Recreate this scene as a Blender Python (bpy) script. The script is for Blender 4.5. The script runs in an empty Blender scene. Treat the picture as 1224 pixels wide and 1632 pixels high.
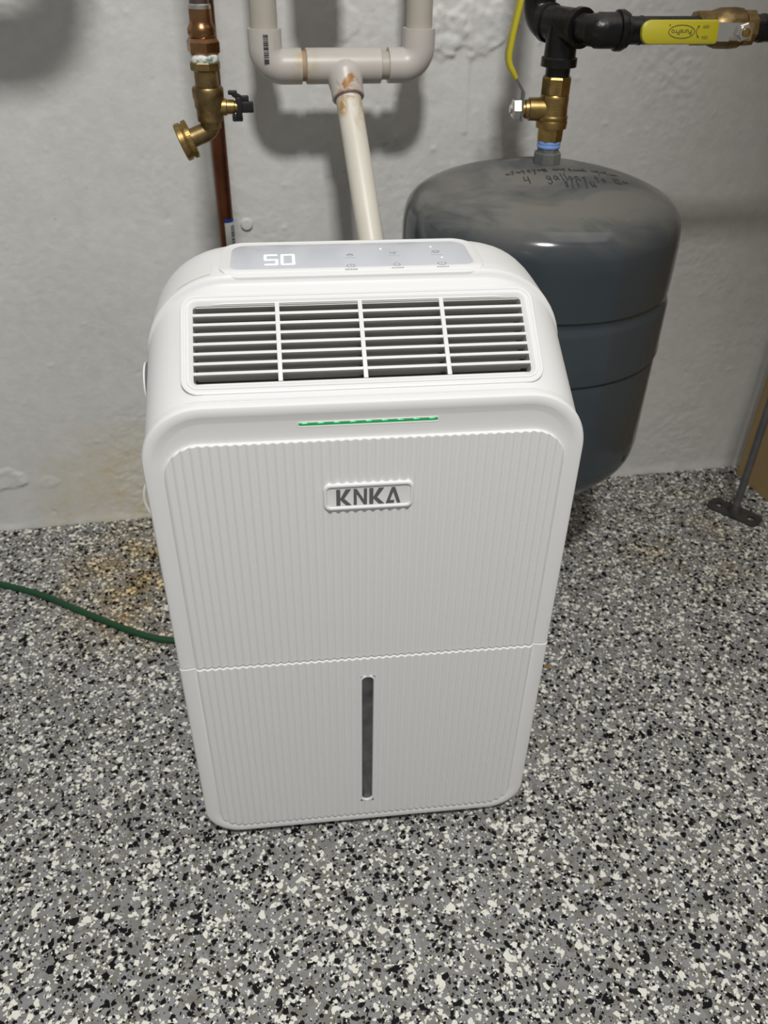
import bpy, bmesh, math, random
import numpy as np
from mathutils import Vector, Matrix, noise

random.seed(7)
V = Vector
PI = math.pi

# ------------------------------------------------------------------ camera, world, light, exposure
scene = bpy.context.scene
col = scene.collection
cam_d = bpy.data.cameras.new('camera')
cam = bpy.data.objects.new('camera', cam_d)
col.objects.link(cam)
scene.camera = cam
cam_d.sensor_fit = 'VERTICAL'
cam_d.sensor_height = 36.0
cam_d.lens = 36.0 * 1320.0 / 1632.0
cam_d.clip_start = 0.02
cam_d.dof.use_dof = True                                # a phone's lens: sharp at the machine, a little soft at the wall
cam_d.dof.focus_distance = 0.66
cam_d.dof.aperture_fstop = 12.0
PITCH, YAW, ROLL = 0.6294, 0.1269, 0.0194
fw = V((math.sin(YAW) * math.cos(PITCH), math.cos(YAW) * math.cos(PITCH), -math.sin(PITCH)))
rt = V((math.cos(YAW), -math.sin(YAW), 0))
up = rt.cross(fw)
rt2 = math.cos(ROLL) * rt + math.sin(ROLL) * up
up2 = -math.sin(ROLL) * rt + math.cos(ROLL) * up
cm = Matrix((rt2, up2, -fw)).transposed().to_4x4()
cm.translation = V((-0.0588, -0.5646, 0.8538))
cam.matrix_world = cm

world = bpy.data.worlds.new('world')
scene.world = world
world.use_nodes = True
bg = world.node_tree.nodes['Background']
bg.inputs[0].default_value = (1.0, 0.985, 0.95, 1)
bg.inputs[1].default_value = 0.225

ld = bpy.data.lights.new('ceiling_light', 'AREA')
ld.shape = 'RECTANGLE'
ld.size, ld.size_y = 0.26, 0.17
ld.energy = 46.0
ld.color = (1.0, 0.99, 0.965)
lamp = bpy.data.objects.new('ceiling_light', ld)
col.objects.link(lamp)
lamp.location = (0.02, -1.17, 2.5)
lamp.rotation_euler = (V((-0.15, 0.15, 0.2)) - V(lamp.location)).to_track_quat('-Z', 'Y').to_euler()

ld2 = bpy.data.lights.new('side_fill', 'AREA')       # unseen fill, added to brighten the right part of the wall
ld2.shape = 'RECTANGLE'
ld2.size, ld2.size_y = 1.7, 1.0
ld2.energy = 5.0
ld2.color = (1.0, 0.97, 0.92)
fill_lamp = bpy.data.objects.new('side_fill', ld2)
col.objects.link(fill_lamp)
fill_lamp.location = (1.15, 0.05, 2.20)

scene.view_settings.view_transform = 'Standard'
scene.view_settings.look = 'None'
scene.view_settings.exposure = 0.08
scene.view_settings.gamma = 1.0
scene.view_settings.use_curve_mapping = False

# ------------------------------------------------------------------ helpers
ZF = -0.015                                     # floor level
WA = V((-0.5676, 0.6280, 0))                    # a point of the wall
WT = V((0.99828, 0.05855, 0))                   # along the wall
WN = V((0.05855, -0.99828, 0))                  # out of the wall


def wallp(s, d, z):
    p = WA + WT * s + WN * d
    return V((p.x, p.y, z))


def mesh_obj(name, me, mat, parent=None, smooth=True, angle=35):
    o = bpy.data.objects.new(name, me)
    col.objects.link(o)
    mats = mat if isinstance(mat, (list, tuple)) else [mat]
    for m in mats:
        me.materials.append(m)
    if smooth:
        me.shade_smooth()
        me.set_sharp_from_angle(angle=math.radians(angle))
    if parent is not None:
        o.parent = parent
        o.matrix_parent_inverse = Matrix.Translation(-WLOC.get(parent.name, V((0, 0, 0))))
    return o


WLOC = {}


def obj(name, bm, mat, parent=None, smooth=True, angle=35):
    bmesh.ops.recalc_face_normals(bm, faces=bm.faces)
    me = bpy.data.meshes.new(name)
    bm.to_mesh(me)
    bm.free()
    return mesh_obj(name, me, mat, parent, smooth, angle)


def tag(o, label=None, cat=None, group=None, kind=None):
    if label: o['label'] = label
    if cat: o['category'] = cat
    if group: o['group'] = group
    if kind: o['kind'] = kind
    return o


def thing(name, loc, label, cat, group=None):
    o = bpy.data.objects.new(name, None)
    o.empty_display_size = 0.05
    col.objects.link(o)
    o.location = loc
    WLOC[o.name] = V(loc)
    return tag(o, label, cat, group)


def frame_of(axis):
    a = V(axis).normalized()
    h = V((0, 0, 1)) if abs(a.z) < 0.9 else V((1, 0, 0))
    u = h.cross(a).normalized()
    return u, a.cross(u), a


def lathe(bm, prof, org, axis=(0, 0, 1), seg=32, phase=0.0, arc=None):
    """prof: list of (t along axis, radius)"""
    u, v, a = frame_of(axis)
    org = V(org)
    rings = []
    n = seg if arc is None else seg + 1
    for t, r in prof:
        ring = []
        for k in range(n):
            ang = phase + (2 * PI * k / seg if arc is None else arc[0] + (arc[1] - arc[0]) * k / seg)
            ring.append(bm.verts.new(org + a * t + (u * math.cos(ang) + v * math.sin(ang)) * max(r, 1e-5)))
        rings.append(ring)
    m = n if arc is None else n - 1
    for r0, r1 in zip(rings, rings[1:]):
        for k in range(m):
            bm.faces.new((r0[k], r0[(k + 1) % n], r1[(k + 1) % n], r1[k]))
    if arc is None:
        bm.faces.new(rings[0][::-1])
        bm.faces.new(rings[-1])
    return rings


def fillet_path(pts, rad, n=8):
    pts = [V(p) for p in pts]
    out = [pts[0]]
    for i in range(1, len(pts) - 1):
        p0, p, p1 = pts[i - 1], pts[i], pts[i + 1]
        a, b = (p0 - p).normalized(), (p1 - p).normalized()
        ang = a.angle(b)
        d = rad / math.tan(ang / 2)
        s, e = p + a * d, p + b * d
        c = p + (a + b).normalized() * (rad / math.sin(ang / 2))
        vs, ve = (s - c), (e - c)
        tot = vs.angle(ve)
        for k in range(n + 1):
            t = k / n
            w = (vs * math.sin((1 - t) * tot) + ve * math.sin(t * tot)) / math.sin(tot)
            out.append(c + w)
    out.append(pts[-1])
    return out


def smooth_path(pts, n=8):
    pts = [V(p) for p in pts]
    P = [pts[0] * 2 - pts[1]] + pts + [pts[-1] * 2 - pts[-2]]
    out = []
    for i in range(1, len(P) - 2):
        a, b, c, d = P[i - 1], P[i], P[i + 1], P[i + 2]
        for k in range(n):
            t = k / n
            out.append(0.5 * ((2 * b) + (c - a) * t + (2 * a - 5 * b + 4 * c - d) * t * t + (3 * b - a - 3 * c + d) * t ** 3))
    out.append(pts[-1])
    return out


def tube(bm, path, r, seg=16, caps=True):
    path = [V(p) for p in path]
    n = len(path)
    rad = r if isinstance(r, (list, tuple)) else [r] * n
    tang = []
    for i in range(n):
        a = path[max(i - 1, 0)]
        b = path[min(i + 1, n - 1)]
        tang.append((b - a).normalized())
    u, v, _ = frame_of(tang[0])
    rings = []
    for i in range(n):
        if i:
            q = tang[i - 1].rotation_difference(tang[i])
            u = q @ u
            u = (u - tang[i] * u.dot(tang[i])).normalized()
        v = tang[i].cross(u)
        rings.append([bm.verts.new(path[i] + (u * math.cos(2 * PI * k / seg) + v * math.sin(2 * PI * k / seg)) * rad[i]) for k in range(seg)])
    for r0, r1 in zip(rings, rings[1:]):
        for k in range(seg):
            bm.faces.new((r0[k], r0[(k + 1) % seg], r1[(k + 1) % seg], r1[k]))
    if caps:
        bm.faces.new(rings[0][::-1])
        bm.faces.new(rings[-1])


def obox(bm, c, ax, ay, az, sx, sy, sz, bev=0.0):
    """box centred at c with axes and full sizes"""
    c = V(c); ax, ay, az = V(ax).normalized(), V(ay).normalized(), V(az).normalized()
    vs = []
    for i in (-1, 1):
        for j in (-1, 1):
            for k in (-1, 1):
                vs.append(bm.verts.new(c + ax * (i * sx / 2) + ay * (j * sy / 2) + az * (k * sz / 2)))
    fs = []
    for q in ((0, 1, 3, 2), (4, 6, 7, 5), (0, 4, 5, 1), (2, 3, 7, 6), (0, 2, 6, 4), (1, 5, 7, 3)):
        fs.append(bm.faces.new([vs[i] for i in q]))
    if bev > 0:
        es = set(e for f in fs for e in f.edges)
        bmesh.ops.bevel(bm, geom=list(es), offset=bev, segments=2, profile=0.5, affect='EDGES')


def rrect(x0, x1, z0, z1, rt_, rb_, n=10):
    """closed outline, same vertex count for any size: starts bottom-left, counter-clockwise"""
    pts = []
    for (cx, cz, r, a0) in ((x0 + rb_, z0 + rb_, rb_, PI), (x1 - rb_, z0 + rb_, rb_, 1.5 * PI),
                            (x1 - rt_, z1 - rt_, rt_, 0.0), (x0 + rt_, z1 - rt_, rt_, 0.5 * PI)):
        for k in range(n + 1):
            a = a0 + 0.5 * PI * k / n
            pts.append((cx + r * math.cos(a), cz + r * math.sin(a)))
    return pts


def loft(bm, rings, cap0=True, cap1=True):
    R = [[bm.verts.new(p) for p in r] for r in rings]
    n = len(R[0])
    for a, b in zip(R, R[1:]):
        for k in range(n):
            bm.faces.new((a[k], a[(k + 1) % n], b[(k + 1) % n], b[k]))
    if cap0: bm.faces.new(R[0][::-1])
    if cap1: bm.faces.new(R[-1])
    return R


def strokes(bm, lines, width, mapf, thick=0.0003):
    """flat pen strokes: polylines in 2-D, mapped to 3-D by mapf(x, y, h)"""
    for pl in lines:
        for (a, b) in zip(pl, pl[1:]):
            dx, dy = b[0] - a[0], b[1] - a[1]
            L = math.hypot(dx, dy) or 1e-6
            nx, ny = -dy / L * width / 2, dx / L * width / 2
            ex, ey = dx / L * width * 0.25, dy / L * width * 0.25
            q = [(a[0] - ex + nx, a[1] - ey + ny), (b[0] + ex + nx, b[1] + ey + ny), (b[0] + ex - nx, b[1] + ey - ny), (a[0] - ex - nx, a[1] - ey - ny)]
            lo = [bm.verts.new(mapf(x, y, 0)) for x, y in q]
            hi = [bm.verts.new(mapf(x, y, thick)) for x, y in q]
            bm.faces.new(hi)
            for k in range(4):
                bm.faces.new((lo[k], lo[(k + 1) % 4], hi[(k + 1) % 4], hi[k]))


def boolean_cut(o, cutter_bm):
    me = bpy.data.meshes.new('cut')
    bmesh.ops.recalc_face_normals(cutter_bm, faces=cutter_bm.faces)
    cutter_bm.to_mesh(me); cutter_bm.free()
    c = bpy.data.objects.new('cut', me)
    col.objects.link(c)
    m = o.modifiers.new('b', 'BOOLEAN')
    m.operation = 'DIFFERENCE'; m.object = c; m.solver = 'EXACT'
    dg = bpy.context.evaluated_depsgraph_get()
    new = bpy.data.meshes.new_from_object(o.evaluated_get(dg))
    o.modifiers.clear()
    old = o.data
    o.data = new
    bpy.data.objects.remove(c)
    bpy.data.meshes.remove(old); bpy.data.meshes.remove(me)
    new.shade_smooth(); new.set_sharp_from_angle(angle=math.radians(28))


def text_mesh(name, body, size, mat, mw, parent, extrude=0.0002, align='CENTER'):
    cu = bpy.data.curves.new(name, 'FONT')
    cu.body = body; cu.size = size; cu.extrude = extrude
    cu.align_x = align; cu.align_y = 'CENTER'
    cu.resolution_u = 3
    t = bpy.data.objects.new('txt', cu)
    col.objects.link(t)
    dg = bpy.context.evaluated_depsgraph_get()
    me = bpy.data.meshes.new_from_object(t.evaluated_get(dg))
    bpy.data.objects.remove(t); bpy.data.curves.remove(cu)
    me.transform(mw)
    me.name = name
    me.materials.clear()
    return mesh_obj(name, me, mat, parent, smooth=False)


# ------------------------------------------------------------------ materials
class NT:
    def __init__(s, name, color=(0.8, 0.8, 0.8), rough=0.5, metal=0.0, spec=0.5):
        s.m = bpy.data.materials.new(name)
        s.m.use_nodes = True
        s.t = s.m.node_tree
        s.b = s.t.nodes['Principled BSDF']
        s.b.inputs['Base Color'].default_value = (*color, 1)
        s.b.inputs['Roughness'].default_value = rough
        s.b.inputs['Metallic'].default_value = metal
        s.b.inputs['Specular IOR Level'].default_value = spec
        s._co = None

    def n(s, typ, **kw):
        nd = s.t.nodes.new(typ)
        for k, v in kw.items():
            setattr(nd, k, v)
        return nd

    def link(s, a, b):
        s.t.links.new(a, b)

    def co(s):
        if s._co is None:
            s._co = s.n('ShaderNodeNewGeometry').outputs['Position']
        return s._co

    def noise(s, scale, detail=3, rough=0.55, vec=None, dist=0.0):
        nd = s.n('ShaderNodeTexNoise')
        nd.inputs['Scale'].default_value = scale
        nd.inputs['Detail'].default_value = detail
        nd.inputs['Roughness'].default_value = rough
        nd.inputs['Distortion'].default_value = dist
        s.link(vec or s.co(), nd.inputs['Vector'])
        return nd.outputs['Fac']

    def ramp(s, fac, stops):
        nd = s.n('ShaderNodeValToRGB')
        el = nd.color_ramp.elements
        while len(el) < len(stops): el.new(0.5)
        for e, (p, c) in zip(el, stops):
            e.position = p
            e.color = (c, c, c, 1) if isinstance(c, (int, float)) else (*c, 1)
        s.link(fac, nd.inputs[0])
        return nd.outputs[0]

    def mix(s, fac, a, b, blend='MIX'):
        nd = s.n('ShaderNodeMix', data_type='RGBA', blend_type=blend)
        for sock, val in ((nd.inputs[0], fac), (nd.inputs[6], a), (nd.inputs[7], b)):
            if isinstance(val, (int, float)): sock.default_value = val
            elif isinstance(val, tuple): sock.default_value = (*val, 1)
            else: s.link(val, sock)
        return nd.outputs[2]

    def math(s, op, a, b=0.0, clamp=False):
        nd = s.n('ShaderNodeMath', operation=op, use_clamp=clamp)
        for sock, val in ((nd.inputs[0], a), (nd.inputs[1], b)):
            if isinstance(val, (int, float)): sock.default_value = val
            else: s.link(val, sock)
        return nd.outputs[0]

    def blob(s, p, r, squash=(1, 1, 1)):
        """1 at p fading to 0 at distance r"""
        mp = s.n('ShaderNodeVectorMath', operation='SUBTRACT')
        s.link(s.co(), mp.inputs[0]); mp.inputs[1].default_value = p
        sc = s.n('ShaderNodeVectorMath', operation='MULTIPLY')
        s.link(mp.outputs[0], sc.inputs[0]); sc.inputs[1].default_value = squash
        ln = s.n('ShaderNodeVectorMath', operation='LENGTH')
        s.link(sc.outputs[0], ln.inputs[0])
        mr = s.n('ShaderNodeMapRange')
        mr.inputs['From Min'].default_value = 0; mr.inputs['From Max'].default_value = r
        mr.inputs['To Min'].default_value = 1; mr.inputs['To Max'].default_value = 0
        s.link(ln.outputs['Value'], mr.inputs['Value'])
        return mr.outputs[0]

    def color(s, c): s.link(c, s.b.inputs['Base Color'])

    def bump(s, h, strength=0.3, dist=0.002):
        nd = s.n('ShaderNodeBump')
        nd.inputs['Strength'].default_value = strength
        nd.inputs['Distance'].default_value = dist
        s.link(h, nd.inputs['Height'])
        s.link(nd.outputs[0], s.b.inputs['Normal'])


def plain(name, c, rough=0.5, metal=0.0, spec=0.5):
    return NT(name, c, rough, metal, spec).m


def white_plastic():
    m = NT('white_plastic', (0.73, 0.73, 0.727), 0.42, spec=0.4)
    m.bump(m.noise(2600, 2), 0.05, 0.0002)
    return m.m


def emissive(name, c, strength, base=(0.1, 0.1, 0.1)):
    m = NT(name, base, 0.3)
    m.b.inputs['Emission Color'].default_value = (*c, 1)
    m.b.inputs['Emission Strength'].default_value = strength
    return m


M_white = white_plastic()
M_front = NT('front_plastic', (0.76, 0.76, 0.755), 0.5, spec=0.35).m
M_louvre = plain('grey_louvre_plastic', (0.60, 0.60, 0.56), 0.6)
M_cavity = plain('dark_cavity', (0.055, 0.055, 0.05), 0.8)
M_glass = plain('control_glass', (0.56, 0.58, 0.63), 0.14)
M_print = plain('grey_print', (0.42, 0.43, 0.44), 0.5)
M_logo = plain('logo_grey', (0.115, 0.115, 0.118), 0.45)
M_window = NT('tinted_window', (0.055, 0.06, 0.06), 0.2)
_n = M_window.noise(30, 3)
M_window.color(M_window.ramp(_n, [(0.35, (0.035, 0.038, 0.038)), (0.7, (0.12, 0.125, 0.125))]))
M_window = M_window.m
M_black = plain('black_plastic', (0.008, 0.008, 0.009), 0.4)
M_castor = plain('castor_grey', (0.05, 0.05, 0.05), 0.6)
M_digit = emissive('display_digit', (0.85, 1.0, 1.0), 1.6).m

gm = emissive('indicator_green', (0.0, 0.6, 0.12), 0.22, (0.0, 0.22, 0.06))
M_green = gm.m
M_green_spot = emissive('indicator_led', (0.12, 0.85, 0.35), 0.55, (0.1, 0.4, 0.15)).m


def wall_mat():
    m = NT('painted_concrete', (0.6, 0.6, 0.58), 0.62, spec=0.3)
    big = m.noise(5, 4)
    base = m.ramp(big, [(0.3, (0.58, 0.575, 0.555)), (0.7, (0.635, 0.63, 0.61))])
    fine = m.noise(55, 4, 0.6)
    base = m.mix(0.10, base, m.ramp(fine, [(0.35, 0.35), (0.65, 0.75)]))
    # yellowish damp stain low on the wall, left of the machine
    st = m.math('MULTIPLY', m.blob((-0.36, 0.64, 0.02), 0.17), m.ramp(m.noise(26, 5, 0.65), [(0.35, 0.0), (0.7, 1.0)]), True)
    base = m.mix(m.math('MULTIPLY', st, 0.9, True), base, (0.56, 0.44, 0.22))
    st2 = m.math('MULTIPLY', m.blob((-0.33, 0.65, 0.07), 0.14), 0.35, True)
    base = m.mix(st2, base, (0.60, 0.54, 0.35))
    # small dark specks
    vo = m.n('ShaderNodeTexVoronoi'); vo.inputs['Scale'].default_value = 26
    m.link(m.co(), vo.inputs['Vector'])
    sp = m.ramp(vo.outputs['Distance'], [(0.02, 1.0), (0.05, 0.0)])
    gate = m.ramp(m.noise(9, 2), [(0.58, 0.0), (0.62, 1.0)])
    base = m.mix(m.math('MULTIPLY', m.math('MULTIPLY', sp, gate), 0.6), base, (0.12, 0.11, 0.1))
    m.color(base)
    h = m.math('ADD', m.noise(38, 6, 0.62, dist=0.6), m.math('MULTIPLY', m.noise(170, 3), 0.35))
    m.bump(h, 0.22, 0.003)
    return m.m


def floor_stain(m, base, amt=1.0):
    s1 = m.math('MULTIPLY', m.blob((-0.315, 0.47, ZF), 0.20, (1.2, 1.0, 1)), m.ramp(m.noise(20, 5, 0.6), [(0.30, 0.0), (0.62, 1.0)]), True)
    s2 = m.math('MULTIPLY', m.blob((0.60, 0.50, ZF), 0.22), m.ramp(m.noise(14, 5, 0.6), [(0.45, 0.0), (0.75, 0.8)]), True)
    s = m.math('MAXIMUM', m.math('MULTIPLY', s1, 1.5, True), s2)
    return m.mix(m.math('MULTIPLY', s, amt, True), base, m.mix(1.0, base, (0.95, 0.68, 0.28), 'MULTIPLY'))


def floor_mat():
    m = NT('grey_epoxy', (0.2, 0.2, 0.2), 0.45, spec=0.4)
    vo = m.n('ShaderNodeTexVoronoi'); vo.inputs['Scale'].default_value = 120
    m.link(m.co(), vo.inputs['Vector'])
    c = m.n('ShaderNodeSeparateColor'); m.link(vo.outputs['Color'], c.inputs[0])
    base = m.ramp(c.outputs[0], [(0.0, (0.185, 0.18, 0.165)), (0.45, (0.235, 0.235, 0.228)), (0.75, (0.255, 0.26, 0.265)), (1.0, (0.195, 0.19, 0.17))])
    m.color(floor_stain(m, base, 0.7))
    m.bump(m.noise(240, 2), 0.1, 0.001)
    return m.m


def flake_mat(name, c):
    m = NT(name, c, 0.5, spec=0.15)
    m.color(floor_stain(m, m.mix(0.0, c, c), 0.85))
    return m.m


def pvc_mat(name, c):
    m = NT(name, c, 0.38, spec=0.5)
    n = m.ramp(m.noise(14, 3), [(0.3, tuple(x * 0.93 for x in c)), (0.7, c)])
    streak = m.ramp(m.noise(60, 5, 0.65, dist=1.0), [(0.42, 0.0), (0.60, 1.0)])
    fib = m.ramp(m.noise(34, 5, 0.62, dist=1.6), [(0.38, 0.0), (0.58, 1.0)])
    a = m.math('MULTIPLY', m.blob((0.0285, 0.532, 0.684), 0.0185, (1.0, 1.0, 1.0)), streak, True)
    a2 = m.math('MULTIPLY', m.blob((0.041, 0.521, 0.655), 0.024, (2.2, 0.8, 0.8)), fib, True)
    a3 = m.math('MULTIPLY', m.blob((0.020, 0.524, 0.664), 0.018, (2.2, 0.8, 0.8)), fib, True)
    b = m.math('MULTIPLY', m.blob((-0.0215, 0.549, 0.698), 0.030, (1.5, 0.7, 0.6)), fib, True)
    n = m.mix(m.math('MULTIPLY', b, 1.3, True), n, (0.47, 0.38, 0.22))
    n = m.mix(m.math('MULTIPLY', a2, 1.4, True), n, (0.45, 0.31, 0.12))
    n = m.mix(m.math('MULTIPLY', a3, 1.6, True), n, (0.42, 0.26, 0.09))
    n = m.mix(m.math('MULTIPLY', a, 3.0, True), n, (0.33, 0.15, 0.03))
    m.color(n)
    return m.m


def metal_mat(name, c1, c2, rough=0.35, scale=40, metal=1.0, bump=0.0):
    m = NT(name, c1, rough, metal)
    m.color(m.ramp(m.noise(scale, 4), [(0.32, c1), (0.68, c2)]))
    if bump: m.bump(m.noise(260, 3), bump, 0.001)
    return m.m


M_wall = wall_mat()
M_floor = floor_mat()
M_fl_black = flake_mat('flake_black', (0.006, 0.006, 0.007))
M_fl_white = flake_mat('flake_white', (0.78, 0.77, 0.69))
M_fl_grey = flake_mat('flake_light_grey', (0.27, 0.275, 0.285))
M_fl_taupe = flake_mat('flake_taupe', (0.20, 0.19, 0.16))
M_pvc = pvc_mat('pvc_fitting', (0.52, 0.485, 0.45))
M_pvc_pipe = pvc_mat('pvc_pipe_wall', (0.44, 0.405, 0.35))
M_pvc_white = pvc_mat('pvc_white_pipe', (0.68, 0.645, 0.56))
M_brass = metal_mat('brass', (0.29, 0.195, 0.07), (0.45, 0.32, 0.13), 0.36, 60)
M_brass_old = metal_mat('tarnished_brass', (0.16, 0.11, 0.05), (0.36, 0.26, 0.12), 0.42, 70)
M_copper_old = metal_mat('tarnished_copper', (0.22, 0.11, 0.05), (0.42, 0.24, 0.12), 0.3, 50)
M_copper = metal_mat('copper_pipe', (0.14, 0.052, 0.028), (0.24, 0.095, 0.05), 0.45, 24)
M_solder = plain('solder', (0.55, 0.54, 0.52), 0.35, 1.0)
M_chrome = plain('bright_steel', (0.72, 0.70, 0.66), 0.2, 1.0)
def iron_mat():
    m = NT('black_iron', (0.005, 0.005, 0.005), 0.27, spec=0.35)
    sep = m.n('ShaderNodeSeparateXYZ'); m.link(m.n('ShaderNodeNewGeometry').outputs['Normal'], sep.inputs[0])
    up_ = m.ramp(sep.outputs[2], [(0.35, 0.0), (0.95, 1.0)])       # dust settled on top
    d = m.math('MULTIPLY', up_, m.ramp(m.noise(45, 4, 0.65), [(0.35, 0.1), (0.7, 0.9)]))
    m.color(m.mix(d, m.ramp(m.noise(60, 4), [(0.32, (0.0035, 0.0035, 0.0038)), (0.68, (0.009, 0.0085, 0.008))]), (0.050, 0.045, 0.038)))
    m.link(m.math('ADD', m.math('MULTIPLY', d, 0.5), 0.27), m.b.inputs['Roughness'])
    m.bump(m.noise(260, 3), 0.4, 0.001)
    return m.m


M_iron = iron_mat()
M_yellow = plain('yellow_vinyl', (0.47, 0.41, 0.02), 0.38)
M_steel = metal_mat('galvanised_steel', (0.12, 0.124, 0.13), (0.18, 0.183, 0.19), 0.5, 30, 0.5)
M_rust = metal_mat('dark_cast_iron', (0.035, 0.033, 0.032), (0.07, 0.065, 0.06), 0.6, 50, 0.3)
M_blue = plain('blue_thread_tape', (0.20, 0.34, 0.72), 0.35)
M_tan = NT('tan_board', (0.36, 0.25, 0.115), 0.7)
M_tan.color(M_tan.ramp(M_tan.noise(9, 4), [(0.3, (0.33, 0.225, 0.10)), (0.7, (0.40, 0.28, 0.13))]))
M_tan = M_tan.m
M_hose = plain('green_rubber', (0.007, 0.055, 0.020), 0.42)
M_cord = plain('cream_cord', (0.75, 0.73, 0.66), 0.5)
M_label = plain('label_white', (0.72, 0.72, 0.70), 0.5)
M_ink = plain('black_ink', (0.03, 0.03, 0.035), 0.6)
M_labelblue = plain('label_blue', (0.015, 0.05, 0.30), 0.5)
mg = NT('corroded_tape', (0.5, 0.5, 0.5), 0.6)
mg.color(mg.ramp(mg.noise(130, 3), [(0.42, (0.13, 0.24, 0.18)), (0.50, (0.45, 0.52, 0.47)), (0.56, (0.78, 0.78, 0.76))]))
M_tape = mg.m


def tank_mat():
    m = NT('grey_tank_paint', (0.05, 0.06, 0.07), 0.24, spec=0.5)
    geo = m.n('ShaderNodeNewGeometry')
    sep = m.n('ShaderNodeSeparateXYZ'); m.link(geo.outputs['Position'], sep.inputs[0])
    mr = m.n('ShaderNodeMapRange')                  # settled dust lies on the dome above the shoulder
    mr.inputs['From Min'].default_value = 0.545; mr.inputs['From Max'].default_value = 0.585
    m.link(sep.outputs[2], mr.inputs['Value'])
    sw = m.noise(7, 4, 0.6, dist=1.4)
    dust = m.math('MULTIPLY', mr.outputs[0], m.ramp(sw, [(0.36, 0.25), (0.58, 1.0)]), True)
    base = m.mix(m.math('MULTIPLY', dust, 0.85), (0.036, 0.047, 0.056), (0.175, 0.168, 0.150))
    sp = m.n('ShaderNodeTexVoronoi'); sp.inputs['Scale'].default_value = 48
    m.link(m.co(), sp.inputs['Vector'])
    spk = m.math('MULTIPLY', m.ramp(sp.outputs['Distance'], [(0.03, 1.0), (0.07, 0.0)]), m.math('MULTIPLY', mr.outputs[0], m.ramp(m.noise(20, 1), [(0.55, 0.0), (0.6, 1.0)])))
    base = m.mix(m.math('MULTIPLY', spk, 0.8), base, (0.40, 0.30, 0.18))
    m.color(base)
    mr2 = m.n('ShaderNodeMapRange')
    mr2.inputs['From Min'].default_value = 0.578; mr2.inputs['From Max'].default_value = 0.598
    m.link(sep.outputs[2], mr2.inputs['Value'])
    r = m.math('ADD', m.math('MULTIPLY', mr2.outputs[0], 0.42), m.math('ADD', m.math('MULTIPLY', dust, 0.05), 0.13))
    m.link(r, m.b.inputs['Roughness'])
    return m.m


M_tank = tank_mat()

# ------------------------------------------------------------------ setting: floor, wall
bm = bmesh.new()
vs = [bm.verts.new(p) for p in ((-1.8, -1.6, ZF), (1.8, -1.6, ZF), (1.8, 0.9, ZF), (-1.8, 0.9, ZF))]
bm.faces.new(vs)
lo = [bm.verts.new(v.co - V((0, 0, 0.1))) for v in vs]
bm.faces.new(lo[::-1])
for k in range(4):
    bm.faces.new((vs[k], lo[k], lo[(k + 1) % 4], vs[(k + 1) % 4]))
floor = obj('floor', bm, M_floor, smooth=False)
tag(floor, 'grey epoxy floor strewn with black and white flakes', kind='structure')


def build_flakes():
    rng = np.random.default_rng(11)
    verts, faces, mats = [], [], []
    x0, x1, y0, y1 = -0.72, 0.92, -0.30, 0.71
    area = (x1 - x0) * (y1 - y0)
    spec = [(2, 1300, 0.0040, 0.0075), (3, 2600, 0.0030, 0.0065)]
    plan = []
    # (material, count per m2, mean radius)
    for mat, dens, r0, sg in ((3, 5200, 0.0034, 0.35), (2, 5200, 0.0034, 0.35), (1, 22000, 0.00205, 0.40), (0, 21500, 0.00212, 0.42), (1, 21000, 0.0009, 0.3), (0, 20000, 0.0009, 0.3)):
        n = int(dens * area)
        plan.append((mat, np.full(n, 0), rng.uniform(x0, x1, n), rng.uniform(y0, y1, n), np.clip(r0 * np.exp(rng.normal(0, sg, n)), 0.0005, 0.0048)))
    mat_all = np.concatenate([np.full(len(p[1]), p[0]) for p in plan])
    X = np.concatenate([p[2] for p in plan]); Y = np.concatenate([p[3] for p in plan]); Rr = np.concatenate([p[4] for p in plan])
    N = len(X)
    # keep to the floor in front of the wall
    wd = -(X - WA.x) * 0.05855 + (Y - WA.y) * 0.99828
    keep = wd < -0.004
    # uneven scatter: some clumps
    mat_all, X, Y, Rr = mat_all[keep], X[keep], Y[keep], Rr[keep]
    N = len(X)
    nv = rng.integers(4, 7, N)
    # big grey flakes lie lowest, then mixed
    Z = np.where(mat_all >= 2, rng.uniform(0.0001, 0.0003, N), rng.uniform(0.0003, 0.0008, N)) + ZF
    start = np.concatenate([[0], np.cumsum(nv)])
    tot = start[-1]
    own = np.repeat(np.arange(N), nv)
    k = np.arange(tot) - start[own]
    ang = (k + rng.uniform(-0.36, 0.36, tot)) * 2 * np.pi / nv[own] + rng.uniform(0, 6.28, N)[own]
    rad = Rr[own] * rng.uniform(0.62, 1.3, tot)
    st = rng.uniform(0.55, 1.0, N)[own]
    th = rng.uniform(0, 6.28, N)[own]
    lx, ly = rad * np.cos(ang), rad * np.sin(ang) * st
    px = X[own] + lx * np.cos(th) - ly * np.sin(th)
    py = Y[own] + lx * np.sin(th) + ly * np.cos(th)
    co = np.stack([px, py, Z[own]], 1).astype(np.float32)
    me = bpy.data.meshes.new('floor_flakes')
    me.vertices.add(int(tot)); me.vertices.foreach_set('co', co.ravel())
    me.loops.add(int(tot)); me.loops.foreach_set('vertex_index', np.arange(tot, dtype=np.int32))
    me.polygons.add(int(N)); me.polygons.foreach_set('loop_start', start[:-1].astype(np.int32))
    me.polygons.foreach_set('material_index', mat_all.astype(np.int32))
    me.update(calc_edges=True)
    o = mesh_obj('floor_flakes', me, [M_fl_black, M_fl_white, M_fl_grey, M_fl_taupe], floor, smooth=False)
    me.validate()
    tag(o, kind='stuff')
    return o


build_flakes()


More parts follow.
